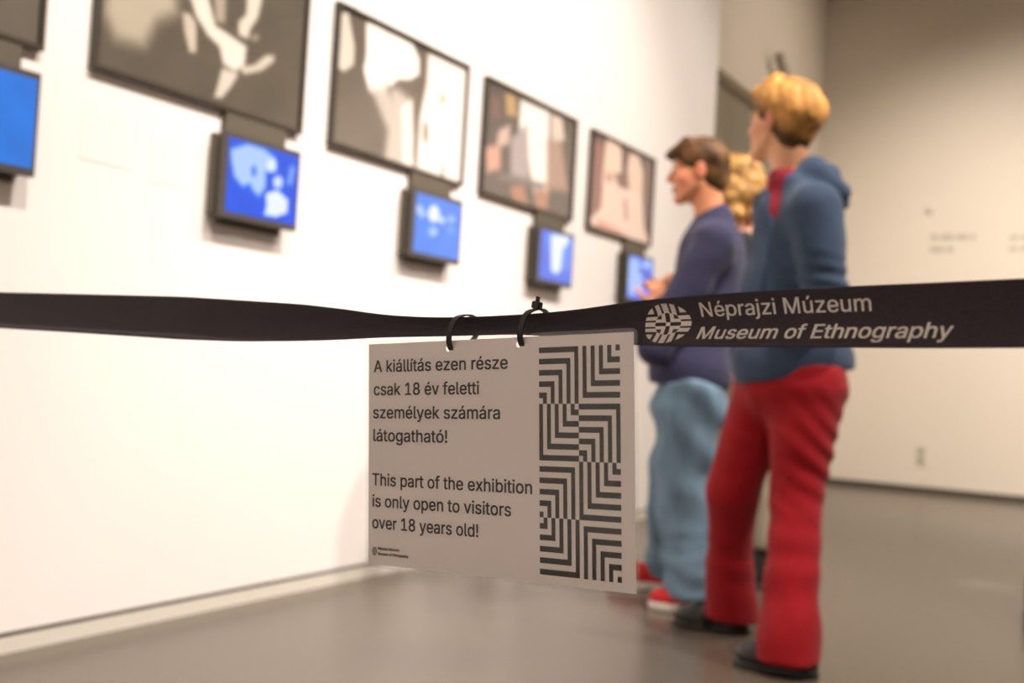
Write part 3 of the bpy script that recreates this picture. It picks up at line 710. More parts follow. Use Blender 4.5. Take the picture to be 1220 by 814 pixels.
o = boxes('wall_sensor', [(-1.88 * K, -1.82 * K, FY - 0.02, FY, 2.54 * K, 2.60 * K)], M_PLASTIC, bevel=0.004)
tag(o, 'small pale square sensor high on the far wall above the faint text', 'sensor')
r = thing('wall_socket', (-1.814 * K, FY, 0.30 * K), 'pale double wall socket low on the far wall, just above the floor', 'socket')
local_boxes('cover_plate', [(-1.855 * K, -1.775 * K, FY - 0.008, FY, 0.25 * K, 0.43 * K)], M_PLASTIC, r, 0.003)
for zz in (0.30, 0.38):
    local_boxes('outlet', [(-1.84 * K, -1.79 * K, FY - 0.011, FY - 0.007, (zz - 0.02) * K, (zz + 0.02) * K)], M_GREYDEV, r, 0.001)
# two small grey fittings high on the left wall beyond the panel
for (yy, zz, tilt, lab) in ((9.12, 3.46, 0.6, 'small tilted grey spotlight on the left wall above the woman\'s head'),
                            (10.2, 2.93, 0.1, 'small grey wall fitting near the room corner behind the woman\'s nape')):
    g = (WX - SB, yy * K, zz * K)
    r = thing('wall_fitting', g, lab, 'wall lamp')
    boxes('bracket', [(0, 0.10, -0.02, 0.02, -0.02, 0.02)], M_GREYDEV, r, 0.003)
    h_ = tube('lamp_head', [(0.08, -0.12, 0.10 * tilt * 2), (0.10, 0.0, 0.0), (0.10, 0.11, -0.10 * tilt * 2)], [0.035, 0.038, 0.025], M_GREYDEV, r, 14)

# ------------------------------------------------------------------ barrier tape
TC = np.array([-0.5139, 0.8662, 0.0])
TD = np.array([0.989, -0.134, 0.0]); TD /= np.linalg.norm(TD)
TN = np.array([-TD[1], TD[0], 0.0])           # away from the camera
UP = np.array([0, 0, 1.0])
TAB = np.array([(-2.04, .951, .901), (-1.50, .944, .894), (-1.009, .9396, .8901), (-0.8691, .9374, .8884), (-0.6382, .9356, .8867), (-0.4457, .9338, .8847), (-0.3431, .9304, .8857),
                (-0.2501, .9273, .8892), (-0.1885, .9230, .8924), (-0.1419, .9187, .8958), (-0.0978, .9170, .8978), (-0.0559, .9171, .8995),
                (-0.0113, .9189, .9018), (0.0219, .9208, .9035), (0.0582, .9234, .9030), (0.0929, .9268, .9004), (0.1260, .9318, .8983),
                (0.1656, .9363, .8978), (0.2106, .9400, .8987), (0.2462, .9423, .8997), (0.3124, .9462, .9017), (0.3729, .9489, .9033),
                (0.4387, .9519, .9058), (0.4790, .9543, .9073), (0.70, .967, .919), (0.95, .982, .933)])
TAB[:, 1:] = 0.8 + (TAB[:, 1:] - 0.87) * 0.99


def smooth_interp(s, col):
    # average a few taps for a fair curve
    o = 0
    for d_, w_ in ((-0.02, 0.25), (0, 0.5), (0.02, 0.25)):
        o = o + w_ * np.interp(np.asarray(s) + d_, TAB[:, 0], TAB[:, col])
    return o


def tape_pt(s, v, lift=0.0):
    s = np.asarray(s, float); v = np.asarray(v, float)
    zt, zb = smooth_interp(s, 1), smooth_interp(s, 2)
    h = zt - zb; dep = 0.42 * np.sqrt(np.maximum(0.05 ** 2 - h ** 2, 0))
    n = 0.001 + dep * np.cos(np.pi * (v - 0.5)) - lift
    return TC + s[..., None] * TD + n[..., None] * TN + (zb + v * h)[..., None] * UP


tape = thing('barrier_tape', tuple(TC + UP * 0.84), 'long black woven barrier tape with white museum lettering, stretched across the view', 'barrier tape')
B0 = np.array(tape.location)
S = np.concatenate([np.linspace(-2.04, -0.5, 40, endpoint=False), np.linspace(-0.5, 0.5, 200, endpoint=False), np.linspace(0.5, 0.95, 20)])
NV = 17
V, F = [], []
for sgn in (0.0, 1.0):
    for s_ in S:
        for j in range(NV):
            V.append(tape_pt(s_, j / (NV - 1), 0.0006 if sgn == 0 else -0.0006) - B0)
n1 = len(S) * NV
for i in range(len(S) - 1):
    for j in range(NV - 1):
        a = i * NV + j
        F.append((a, a + NV, a + NV + 1, a + 1)); F.append((n1 + a, n1 + a + 1, n1 + a + NV + 1, n1 + a + NV))
    for j in (0, NV - 1):
        a = i * NV + j
        F.append((a, n1 + a, n1 + a + NV, a + NV) if j == 0 else (a, a + NV, n1 + a + NV, n1 + a))
for i in (0, len(S) - 1):
    for j in range(NV - 1):
        a = i * NV + j
        F.append((a, a + 1, n1 + a + 1, n1 + a) if i == 0 else (a, n1 + a, n1 + a + 1, a + 1))
raw('webbing', V, F, M_TAPE, tape, True)


def tape_lettering(name, s, s0, s1, vb, cap, bold, shear=0.0):
    Vt, Ft = text_mesh(s, bold)
    y = Vt[:, 1] / CAP
    x = Vt[:, 0] + shear * Vt[:, 1]
    x = (x - x.min()) / (x.max() - x.min())
    P = tape_pt(s0 + (s1 - s0) * x, vb + cap * y, 0.0010) - B0
    raw(name, P, Ft, M_TAPETEXT, tape)


tape_lettering('lettering', 'Néprajzi Múzeum', 0.1999, 0.3367, 0.605, 0.265, 0.007)
tape_lettering('lettering', 'Museum of Ethnography', 0.1988, 0.3948, 0.165, 0.240, 0.013, shear=0.10)


def emblem_light(x, y):
    if x * x + y * y > 1: return False
    ax, ay = abs(x), abs(y)
    if x * x + y * y < 0.56 ** 2:
        if ax < 0.09 and ay < 0.09: return True
        if ax < 0.09 or ay < 0.09: return False
        return ax < 0.27 or ay < 0.27
    u = ay if ax > ay else ax
    return u < 0.11 or 0.22 < u < 0.41 or u > 0.54


def raster_mesh(n, fn, place):
    V, F = [], []
    for j in range(n):
        y0, y1 = -1 + 2 * j / n, -1 + 2 * (j + 1) / n
        i = 0
        while i < n:
            if fn(-1 + (2 * i + 1) / n, (y0 + y1) / 2):
                k = i
                while k < n and fn(-1 + (2 * k + 1) / n, (y0 + y1) / 2) and k - i < 6: k += 1
                a = len(V); x0, x1 = -1 + 2 * i / n, -1 + 2 * k / n
                V += [place(x0, y0), place(x1, y0), place(x1, y1), place(x0, y1)]
                F.append((a, a + 1, a + 2, a + 3)); i = k
            else: i += 1
    return V, F


V, F = raster_mesh(84, emblem_light, lambda x, y: tape_pt(0.1689 + 0.0217 * x, 0.485 + 0.415 * y, 0.0010) - B0)
raw('emblem', V, F, M_TAPETEXT, tape)
e0 = tape_pt(-2.04, 0.5)
tube('wall_clip', [tape_pt(-2.035, 0.1) - B0, tape_pt(-2.035, 0.9) - B0], 0.012, M_STEEL, tape)

# post that carries the right end, outside the frame
pe = tape_pt(0.95, 0.5)
post = thing('stanchion', (pe[0] + 0.034, pe[1] - 0.005, 0), 'black steel barrier post holding the right end of the tape, outside the frame', 'barrier post')
pz = pe[2]
tube('base', [(0, 0, 0), (0, 0, 0.012), (0, 0, 0.022), (0, 0, 0.03)], [0.16, 0.16, 0.15, 0.05], M_STEEL, post, 40)
tube('pole', [(0, 0, 0.03), (0, 0, pz - 0.06)], 0.022, M_STEEL, post, 24)
tube('head', [(0, 0, pz - 0.06), (0, 0, pz - 0.055), (0, 0, pz + 0.045), (0, 0, pz + 0.05)], [0.025, 0.031, 0.031, 0.025], M_STEEL, post, 24)

# ------------------------------------------------------------------ hanging sign
SM = np.array([[0.98877434, 0.13281855, -0.06844371], [-0.13362099, 0.9910059, -0.00726198], [0.06686359, 0.01632598, 0.99762855]])
sign = thing('hanging_sign', (-0.5072, 0.8624, 0.7239), 'white laminated sign with black printed age notice and maze pattern, tied to the tape', 'sign')
mm = Matrix.Identity(4)
for i in range(3):
    for j in range(3): mm[i][j] = SM[i][j]
sign.rotation_euler = mm.to_euler()


def plate2d(name, w_, h_, rad, holes, y, thick, material):
    c = bpy.data.curves.new(name, 'CURVE'); c.dimensions = '2D'; c.fill_mode = 'BOTH'; c.extrude = thick / 2
    def spl(pts):
        s_ = c.splines.new('POLY'); s_.points.add(len(pts) - 1); s_.use_cyclic_u = True
        for i, p in enumerate(pts): s_.points[i].co = (p[0], p[1], 0, 1)
    out = []
    for cx, cy, a0 in ((w_ / 2 - rad, h_ / 2 - rad, 0), (-w_ / 2 + rad, h_ / 2 - rad, 90), (-w_ / 2 + rad, -h_ / 2 + rad, 180), (w_ / 2 - rad, -h_ / 2 + rad, 270)):
        for k in range(9):
            a = math.radians(a0 + 90 * k / 8); out.append((cx + rad * math.cos(a), cy + rad * math.sin(a)))
    spl(out)
    for hx, hy, hr in holes:
        spl([(hx + hr * math.cos(2 * math.pi * k / 24), hy + hr * math.sin(2 * math.pi * k / 24)) for k in range(24)])
    o = bpy.data.objects.new(name, c); COL.objects.link(o)
    dg = bpy.context.evaluated_depsgraph_get(); dg.update()
    me = bpy.data.meshes.new_from_object(o.evaluated_get(dg))
    V_ = [(v.co[0], y + v.co[2] * -1, v.co[1]) for v in me.vertices]; F_ = [tuple(p.vertices) for p in me.polygons]
    bpy.data.objects.remove(o); bpy.data.curves.remove(c); bpy.data.meshes.remove(me)
    return raw(name, V_, F_, material, sign)


HOLES = [(-0.0481, 0.0975, 0.0028), (0.0322, 0.0985, 0.0028)]
plate2d('paper', 0.2965, 0.2095, 0.0004, HOLES, 0.0, 0.0003, M_PAPER)
plate2d('laminate_front', 0.303, 0.216, 0.005, HOLES, -0.0009, 0.0003, M_FILM)
plate2d('laminate_back', 0.303, 0.216, 0.005, HOLES, 0.0009, 0.0003, M_FILM)


def sign_text(s, x0, x1, zb, cap, bold=0.013, name='printed_line', th=-0.0004):
    Vt, Ft = text_mesh(s, bold)
    x = (Vt[:, 0] - Vt[:, 0].min()) / (Vt[:, 0].max() - Vt[:, 0].min())
    P = np.stack([x0 + (x1 - x0) * x, np.full(len(x), th), zb + Vt[:, 1] / CAP * cap], 1)
    raw(name, P, Ft, M_INK, sign)


for s, x0, x1, zb in (('A kiállítás ezen része', -.1415, .0205, .0778), ('csak 18 év feletti', -.1415, -.0118, .0558),
                      ('személyek számára', -.1422, .0118, .0338), ('látogatható!', -.1418, -.0490, .0120),
                      ('This part of the exhibition', -.1432, .0462, -.0300), ('is only open to visitors', -.1428, .0235, -.0502),
                      ('over 18 years old!', -.1430, -.0130, -.0706)):
    sign_text(s, x0, x1, zb, 0.0112)
sign_text('Néprajzi Múzeum', -.1352, -.1080, -.0905, 0.0026, 0.02, 'small_lettering')
sign_text('Museum of Ethnography', -.1352, -.0963, -.0955, 0.0026, 0.03, 'small_lettering')
V, F = raster_mesh(40, emblem_light, lambda x, y: (-0.1398 + 0.0034 * x, -0.0004, -0.0922 + 0.0040 * y))
raw('small_emblem', V, F, M_INK, sign)


def maze(r, c):
    """r 0..39 from the top, c 0..19"""
    br, bc = r // 10, c // 10; r %= 10; c %= 10
    if (br, bc) == (0, 0): return min(r, 9 - c) % 2 == 0
    if (br, bc) == (0, 1): return min(c, 9 - r) % 2 == 1
    if (br, bc) == (1, 0): return min(c, 9 - r) % 2 == 0
    if (br, bc) == (1, 1): return min(r, 9 - c) % 2 == 0
    if (br, bc) == (2, 0): return min(r, 9 - c) % 2 == 1
    if (br, bc) == (2, 1): return min(c, 9 - r) % 2 == 0
    if (br, bc) == (3, 0): return min(9 - r, 9 - c) % 2 == 0
    return min(r, c) % 2 == 1


V, F = [], []
X0, X1, Z1, Z0 = 0.0540, 0.1352, 0.0950, -0.0972
for r_ in range(40):
    c_ = 0
    while c_ < 20:
        if maze(r_, c_):
            k = c_
            while k < 20 and maze(r_, k): k += 1
            xa, xb = X0 + (X1 - X0) * c_ / 20, X0 + (X1 - X0) * k / 20
            za, zb = Z1 + (Z0 - Z1) * (r_ + 1) / 40, Z1 + (Z0 - Z1) * r_ / 40
            a = len(V); V += [(xa, -0.0004, za), (xb, -0.0004, za), (xb, -0.0004, zb), (xa, -0.0004, zb)]
            F.append((a, a + 1, a + 2, a + 3)); c_ = k
        else: c_ += 1
raw('printed_pattern', V, F, M_INK, sign)

# ------------------------------------------------------------------ cable ties
def strap(name, pts, hw, ht, material, parent):
    """closed flat strap; width lies along the tape"""
    P = [np.array(p) for p in pts]
    # Catmull-Rom
    Q = []
    n = len(P)
    for i in range(n):
        p0, p1, p2, p3 = P[i - 1], P[i], P[(i + 1) % n], P[(i + 2) % n]
        for k in range(6):
            t = k / 6
            Q.append(0.5 * ((2 * p1) + (-p0 + p2) * t + (2 * p0 - 5 * p1 + 4 * p2 - p3) * t * t + (-p0 + 3 * p1 - 3 * p2 + p3) * t ** 3))
    n = len(Q); V, F = [], []
    for i in range(n):
        t = Q[(i + 1) % n] - Q[i - 1]; t /= np.linalg.norm(t)
        w_ = TD - t * (TD @ t); w_ /= np.linalg.norm(w_)
        o = np.cross(t, w_)
        for a, b in ((-1, -1), (1, -1), (1, 1), (-1, 1)):
            V.append(Q[i] + w_ * hw * a + o * ht * b)
    for i in range(n):
        for k in range(4):
            a, b = i * 4 + k, i * 4 + (k + 1) % 4
            c_, d_ = ((i + 1) % n) * 4 + (k + 1) % 4, ((i + 1) % n) * 4 + k
            F.append((a, b, c_, d_))
    return raw(name, V, F, material, parent)


def cable_tie(sx, z0, label, head):
    hole = np.array(sign.location) + SM @ np.array([sx, 0, 0])
    s0 = (hole - TC)[:2] @ TD[:2]
    g = TC + TD * s0 + TN * ((hole - TC) @ TN) + UP * z0
    r = thing('cable_tie', tuple(g), label, 'cable tie', 'cable ties holding the sign')
    L = [(-.0030, 0.000, -.0015), (-.0025, -.0055, .0050), (0, -.0085, .014), (.004, -.0080, .0255), (.0085, -.002, .0305), (.0095, .010, .0310), (.006, .0225, .025), (.003, .0240, .012), (-.0025, .010, .0)]
    strap('loop', [TD * a + TN * b + UP * c for a, b, c in L], 0.0027, 0.0007, M_TIE, r)
    if head:
        hd = TD * 0.0095 + TN * 0.0 + UP * 0.0345
        bm = bmesh.new(); box_bm(bm, -.0042, .0042, -.0032, .0032, -.0032, .0032)
        bmesh.ops.bevel(bm, geom=bm.edges[:], offset=0.0008, segments=2, affect='EDGES')
        me = bpy.data.meshes.new('tie_head'); bm.to_mesh(me); bm.free()
        o = link('tie_head', me, M_TIE, r); o.location = hd; o.rotation_euler = (0.2, 0.25, -0.13)
        o2 = boxes('tail', [(-.0019, .0019, -.0007, .0007, 0.002, 0.0078)], M_TIE, o, 0.0003)
    else:
        hd = TD * 0.006 + TN * 0.0275 + UP * 0.020
        o = boxes('tie_head', [(-.004, .004, -.003, .003, -.003, .003)], M_TIE, r, 0.0006); o.location = hd


cable_tie(-0.0481, 0.7239 + 0.0972 - 0.0032, 'left black cable tie looped over the tape, without a visible head', False)
cable_tie(0.0322, 0.7239 + 0.0982 + 0.0022, 'right black cable tie with its square head standing above the tape', True)

# ------------------------------------------------------------------ people
RH = np.array([CR[0], CR[1], 0]); RH /= np.linalg.norm(RH)      # to the right of the photograph
FH = np.array([-RH[1], RH[0], 0])                               # away from the photographer
NV3 = lambda v: np.array(v, float) / np.linalg.norm(v)


def head_axes(fwd, up=(0, 0, 1)):
    f = NV3(fwd); u = np.array(up, float); u = NV3(u - f * (u @ f)); l = np.cross(u, f)
    return np.array([f, l, u])


def add_head(F_, c, A, sc=1.0):
    def W(p): return np.array(c) + sc * (p[0] * A[0] + p[1] * A[1] + p[2] * A[2])
    def E(p, r, k=0.012, mode='add'): F_.ell(W(p), np.array(r) * sc, A, k, mode)
    def C(p, q, r1, r2=None, k=0.012, mode='add'): F_.cap(W(p), W(q), r1 * sc, (r1 if r2 is None else r2) * sc, k, mode)
    E((-.014, 0, .034), (.096, .074, .084), .02)
    E((.030, 0, -.030), (.060, .058, .085), .02)
    for s in (1, -1):
        C((.010, .050 * s, -.050), (.066, .016 * s, -.096), .018, .018, .02)
        E((.052, .034 * s, -.026), (.030, .026, .028), .02)
        E((-.008, .076 * s, -.006), (.019, .010, .034), .006)
        E((.094, .031 * s, .010), (.014, .018, .011), .010, 'sub')
        E((.082, .031 * s, .0085), (.010, .017, .008), .003)
        C((.084, .014 * s, .027), (.074, .046 * s, .026), .008, .006, .010)
        E((.098, .011 * s, -.030), (.010, .008, .007), .006)
    E((.076, 0, -.100), (.018, .022, .016), .015)
    C((.088, 0, .014), (.108, 0, -.024), .007, .010, .008)
    E((.088, 0, -.058), (.012, .022, .0055), .004)
    E((.086, 0, -.070), (.012, .019, .0065), .004)
    E((.102, 0, -.0638), (.012, .022, .0012), .003, 'sub')
    E((-.004, .086, -.004), (.009, .006, .018), .004, 'sub')
    E((-.004, -.086, -.004), (.009, .006, .018), .004, 'sub')


def add_hand(F_, wrist, d, pn, side, curl=0.5, sc=1.0):
    """d: direction wrist->knuckles, pn: palm normal (fingers curl towards it), side: +1/-1 thumb side"""
    d = NV3(d); pn = np.array(pn, float); pn = NV3(pn - d * (pn @ d)); t = np.cross(d, pn) * side
    w = np.array(wrist)
    for q in (-.028, -.010, .009, .027):
        F_.cap(w + t * q * .6 * sc, w + (d * .085 + t * q) * sc, .015 * sc, .0125 * sc, .008)
    for q, L in ((-.030, .062), (-.010, .074), (.010, .080), (.029, .072)):
        p = w + (d * .088 + t * q) * sc; a = 0.15 + curl * .5
        for seg, (fl, r0, r1) in enumerate(((.45, .0098, .0088), (.31, .0088, .0080), (.24, .0080, .0070))):
            dirv = d * math.cos(a) + pn * math.sin(a)
            p2 = p + dirv * L * fl * sc
            F_.cap(p, p2, r0 * sc, r1 * sc, .003); p = p2; a += curl * .9
    p = w + (d * .025 + t * .028) * sc
    for L, r0, r1, a in ((.042, .016, .0125, .75), (.032, .0115, .0100, .45), (.026, .0100, .0085, .25)):
        dirv = NV3(d * math.cos(a) + t * math.sin(a) + pn * .35)
        p2 = p + dirv * L * sc; F_.cap(p, p2, r0 * sc, r1 * sc, .005); p = p2


def wnoise(P, fr, seed=0, warp=0.5):
    rs = np.random.RandomState(seed); o = np.zeros(len(P), np.float32)
    for _ in range(5):
        k = rs.randn(3) * np.array(fr); ph = rs.uniform(0, 6.28)
        k2 = rs.randn(3) * np.array(fr) * 0.7
        o += np.sin(P @ k.astype(np.float32) + ph + warp * np.sin(P @ k2.astype(np.float32)))
    return o / 5


def bounds(pts, pad):
    p = np.array(pts); return p.min(0) - pad, p.max(0) + pad


def eyes(parent, c, A, sc=1.0):
    for s in (1, -1):
        p = np.array(c) + sc * (.0795 * A[0] + .031 * s * A[1] + .0085 * A[2])
        bm = bmesh.new(); bmesh.ops.create_uvsphere(bm, u_segments=16, v_segments=10, radius=.0118 * sc)
        me = bpy.data.meshes.new('eye'); bm.to_mesh(me); bm.free()
        o = link('eye', me, M_EYE, parent, True); o.location = p - np.array(parent.location)
        q = np.array(o.location) + A[0] * .0108 * sc
        bm = bmesh.new(); bmesh.ops.create_uvsphere(bm, u_segments=12, v_segments=8, radius=.0045 * sc)
        me = bpy.data.meshes.new('iris'); bm.to_mesh(me); bm.free()
        o2 = link('iris', me, M_IRIS, o, True); o2.location = A[0] * .0085 * sc


M_EYE = mat('eye_white', (225, 218, 210), rough=0.2)
M_IRIS = mat('iris_brown', (60, 45, 35), rough=0.15)
M_SKIN = mat('skin', (255, 255, 255), rough=0.5, attr=True, noise=0.05, nscale=60, sss=0.15)
M_HAIR = mat('hair_strands', (255, 255, 255), rough=0.55, attr=True, noise=0.35, nscale=55, bump=0.8, bscale=160, stretch=(1, 1, .3), spec=0.15)
M_SWEATER = mat('navy_knit', (60, 59, 84), rough=0.95, noise=0.10, nscale=45, bump=0.5, bscale=500, sheen=0.12, spec=0.1)
M_DENIM = mat('pale_denim', (108, 132, 150), rough=0.9, noise=0.32, nscale=11, bump=0.4, bscale=600, stretch=(1, 1, .35), spec=0.1)
M_REDPANTS = mat('red_corduroy', (150, 20, 29), rough=0.85, noise=0.10, nscale=18, bump=0.3, bscale=500, sheen=0.1, spec=0.15)
M_HOODIE = mat('slate_blue_jersey', (64, 79, 101), rough=0.95, noise=0.10, nscale=25, bump=0.5, bscale=450, sheen=0.12, spec=0.1)
M_REDSHIRT = mat('crimson_jersey', (150, 30, 52), rough=0.9, noise=0.08)
M_BLACKTOP = mat('black_cloth', (38, 38, 40), rough=0.9, noise=0.15)
M_BEIGE = mat('beige_cotton', (178, 165, 142), rough=0.9, noise=0.08, nscale=20)
M_SHOEBLACK = mat('black_leather', (30, 26, 25), rough=0.35)
M_SHOERED = mat('red_canvas', (205, 38, 42), rough=0.8)
M_SOLE = mat('white_rubber', (232, 222, 210), rough=0.6)
M_GREYSHOE = mat('dark_grey_leather', (60, 55, 50), rough=0.6)
M_PHONE = mat('dark_pen', (52, 52, 70), rough=0.4)


def skin_color(c, A, base, sc=1.0):
    lip = np.array(lin((178, 95, 85))[:3]); b = np.array(lin(base)[:3]); red = np.array(lin((215, 120, 95))[:3])
    def fn(V):
        X = (V - np.array(c)) @ A.T / sc
        o = np.tile(b, (len(V), 1))
        def mixc(mask, col):
            nonlocal o
            o = o * (1 - mask[:, None]) + col * mask[:, None]
        mixc(np.clip(1.4 - np.linalg.norm((X - (.092, 0, -.064)) / (.02, .024, .012), axis=1), 0, 1), lip)
        mixc(.5 * np.clip(1.3 - np.linalg.norm((np.abs(X) * (1, 1, 0) + X * (0, 0, 1) - (.05, .045, -.035)) / (.04, .03, .03), axis=1), 0, 1), red)
        mixc(.7 * np.clip(1.4 - np.linalg.norm((X * (1, 0, 1) + np.abs(X) * (0, 1, 0) - (-.008, .08, -.004)) / (.02, .014, .034), axis=1), 0, 1), red)
        brow = np.clip(1.3 - np.linalg.norm((X * (1, 0, 1) + np.abs(X) * (0, 1, 0) - (.088, .03, .030)) / (.02, .022, .005), axis=1), 0, 1)
        mixc(.7 * brow, np.array(lin((110, 80, 50))[:3]))
        return o
    return fn


def shoe(parent, heel, d, length, w_, hgt, m_up, m_sole, sole_t, name='shoe'):
    """heel: ground point under the heel, d: ground direction of the toe"""
    d = NV3([d[0], d[1], 0]); s = np.array([-d[1], d[0], 0]); A = np.array([d, s, UP])
    g = np.array([heel[0], heel[1], 0.0])
    lo, hi = bounds([g, g + d * length, g + UP * hgt], w_ + .03)
    lo[2] = -.01; hi[2] = hgt + .06
    u = Field(lo, hi, .005)
    u.ell(g + d * length * .24 + UP * hgt * .42, (length * .24, w_ * .42, hgt * .62), A, .02)
    u.ell(g + d * length * .70 + UP * (sole_t + .012), (length * .29, w_ * .5, .040), A, .02)
    u.cap(g + d * length * .3 + UP * hgt * .72, g + d * length * .66 + UP * (sole_t + .035), w_ * .38, w_ * .34, .02)
    u.half(g + UP * (sole_t * .8), (0, 0, -1))
    o = u.build(name, m_up, parent)
    f = Field(lo, hi, .004)
    f.ell(g + d * length * .24 + UP * sole_t * .5, (length * .25, w_ * .45, .05), A, .02)
    f.ell(g + d * length * .70 + UP * sole_t * .5, (length * .305, w_ * .54, .05), A, .03)
    f.cap(g + d * length * .24 + UP * .01, g + d * length * .7 + UP * .01, w_ * .38, w_ * .42, .02)
    f.half(g + UP * sole_t, (0, 0, 1)); f.half(g + UP * .0005, (0, 0, -1))
    so = f.build('sole', m_sole, o if False else parent)
    so.parent = o
    return o


def leg_cloth(F_, hip, knee, ank, r0, r1, r2, k=.03):
    F_.cap(hip, knee, r0, r1, k); F_.cap(knee, ank, r1, r2, k)


# ---------- woman in front: short blond hair, slate hoodie, red flared trousers
wn = floor_at(930, 803); wf = floor_at(858, 752)
GW = (wn + wf) / 2; GW[2] = 0
bn, bf = (wn - GW) @ FH, (wf - GW) @ FH
woman = thing('person', tuple(GW), 'person with short blond hair in slate blue hoodie and red flared trousers, nearest the tape', 'person')
P = lambda x, y, b=0.0: at(x, y, GW, b)
HW = P(931, 147, 0.0); AW = head_axes(-RH * math.cos(.80) + FH * math.sin(.80) + np.array([0, 0, .10]))
SW = 1.0
nearH, farH = P(962, 452, -.07), P(918, 456, .08)
nearK, farK = P(950, 590, -.10), P(873, 585, .10)
nearA, farA = P(938, 765, bn), P(868, 728, bf)
shL, shR = P(972, 248, -.17), P(925, 250, .17)
elL, wrL = P(983, 350, -.19), P(935, 398, -.13)
elR, wrR = P(922, 345, .19), P(915, 400, .12)
lo, hi = bounds([HW, shL, shR, elL, elR, nearA, farA, nearK, farK, GW], .16); lo[2] = -.01; hi[2] += .02
b_ = Field(lo, hi, .0055)
add_head(b_, HW, AW, SW)
b_.cap(HW - AW[0] * .03 - AW[2] * .05, P(944, 226), .056, .058, .02)
b_.cap(P(944, 262), P(942, 330), .085, .09, .05); b_.cap(P(942, 330), P(940, 430), .09, .10, .05)
b_.cap(shL + UP * -.02, shR + UP * -.02, .040, .040, .03)
for s_, e_, w_ in ((shL, elL, wrL), (shR, elR, wrR)):
    b_.cap(s_, e_, .042, .034, .02); b_.cap(e_, w_, .034, .025, .015)
add_hand(b_, wrL, P(915, 425, -.09) - wrL, FH, 1, .6, .9); add_hand(b_, wrR, P(912, 430, .08) - wrR, -FH, 1, .6, .9)
for h_, k_, a_ in ((nearH, nearK, nearA), (farH, farK, farA)):
    b_.cap(h_, k_, .075, .048, .04); b_.cap(k_, a_, .046, .034, .02)
    b_.cap(a_, [a_[0], a_[1], .06], .034, .032, .01)
b_.build('body', M_SKIN, woman, skin_color(HW, AW, (232, 172, 130), SW))
eyes(woman, HW, AW, SW)


def hair_short_blond(c, A, sc):
    W = lambda p: np.array(c) + sc * (p[0] * A[0] + p[1] * A[1] + p[2] * A[2])
    f = Field(*bounds([c], .20 * sc), .005)
    f.ell(W((-.018, 0, .046)), np.array((.108, .090, .092)) * sc, A, .02)
    f.ell(W((-.060, 0, .030)), np.array((.078, .086, .070)) * sc, A, .03)
    f.ell(W((-.050, 0, -.030)), np.array((.052, .068, .068)) * sc, A, .03)
    f.cap(W((.03, .06, .075)), W((-.03, .082, .045)), .02, .022, .02); f.cap(W((.03, -.06, .075)), W((-.03, -.082, .045)), .02, .022, .02)
    f.cap(W((.075, -.03, .092)), W((.02, .02, .122)), .024, .026, .02); f.cap(W((.078, .03, .088)), W((.02, .03, .118)), .022, .026, .02)
    # face and ears stay clear
    f.ell(W((.092, 0, -.035)), np.array((.070, .10, .098)) * sc, A, .012, 'sub')
    f.ell(W((.000, .100, -.012)), np.array((.034, .036, .046)) * sc, A, .01, 'sub')
    f.ell(W((.000, -.100, -.012)), np.array((.034, .036, .046)) * sc, A, .01, 'sub')
    f.ell(W((.03, 0, -.10)), np.array((.07, .12, .06)) * sc, A, .02, 'sub')
    f.warp(lambda Q: .005 * wnoise(Q, (60, 60, 26), 3, 1.5) + .003 * wnoise(Q, (140, 140, 60), 5, 1.5))
    return f


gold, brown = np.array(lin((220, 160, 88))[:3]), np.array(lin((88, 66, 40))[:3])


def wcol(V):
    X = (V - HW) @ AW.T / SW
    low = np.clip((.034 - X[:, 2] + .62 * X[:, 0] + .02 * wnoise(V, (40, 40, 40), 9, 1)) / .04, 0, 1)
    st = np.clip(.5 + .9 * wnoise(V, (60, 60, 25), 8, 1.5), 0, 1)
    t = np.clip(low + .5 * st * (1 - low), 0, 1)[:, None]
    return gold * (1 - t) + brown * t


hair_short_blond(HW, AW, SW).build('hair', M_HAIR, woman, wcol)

# trousers
t_ = Field(*bounds([P(940, 430), nearH, farH, nearA, farA, nearK, farK, wn, wf], .17), .008)
t_.ell(P(944, 462), (.155, .150, .13), np.array([RH, FH, UP]), .04)
leg_cloth(t_, nearH + UP * -.03, nearK, P(938, 770, bn), .118, .076, .068)
leg_cloth(t_, farH, farK, P(868, 715, bf), .112, .078, .064)
t_.cap(nearK * .4 + nearA * .6, P(939, 790, bn), .070, .094, .03)
t_.cap(farK * .4 + farA * .6, P(872, 742, bf), .068, .094, .03)
t_.half((0, 0, .035), (0, 0, -1))
t_.half(P(940, 436), (0, 0, 1))
kn = P(985, 545, -.1)


def wfold(Q):
    e = np.exp(-(np.linalg.norm(Q - kn, axis=1) / .16) ** 2)
    dg = (Q[:, 2] * .8 + (Q @ RH) * .6)
    return .005 * wnoise(Q, (24, 24, 8), 11, 1.4) + .007 * wnoise(Q, (9, 9, 18), 13, 1.8) + .005 * e * np.sin(dg * 105 + 3 * wnoise(Q, (9, 9, 9), 15, 1))


t_.warp(wfold)
t_.build('trousers', M_REDPANTS, woman)

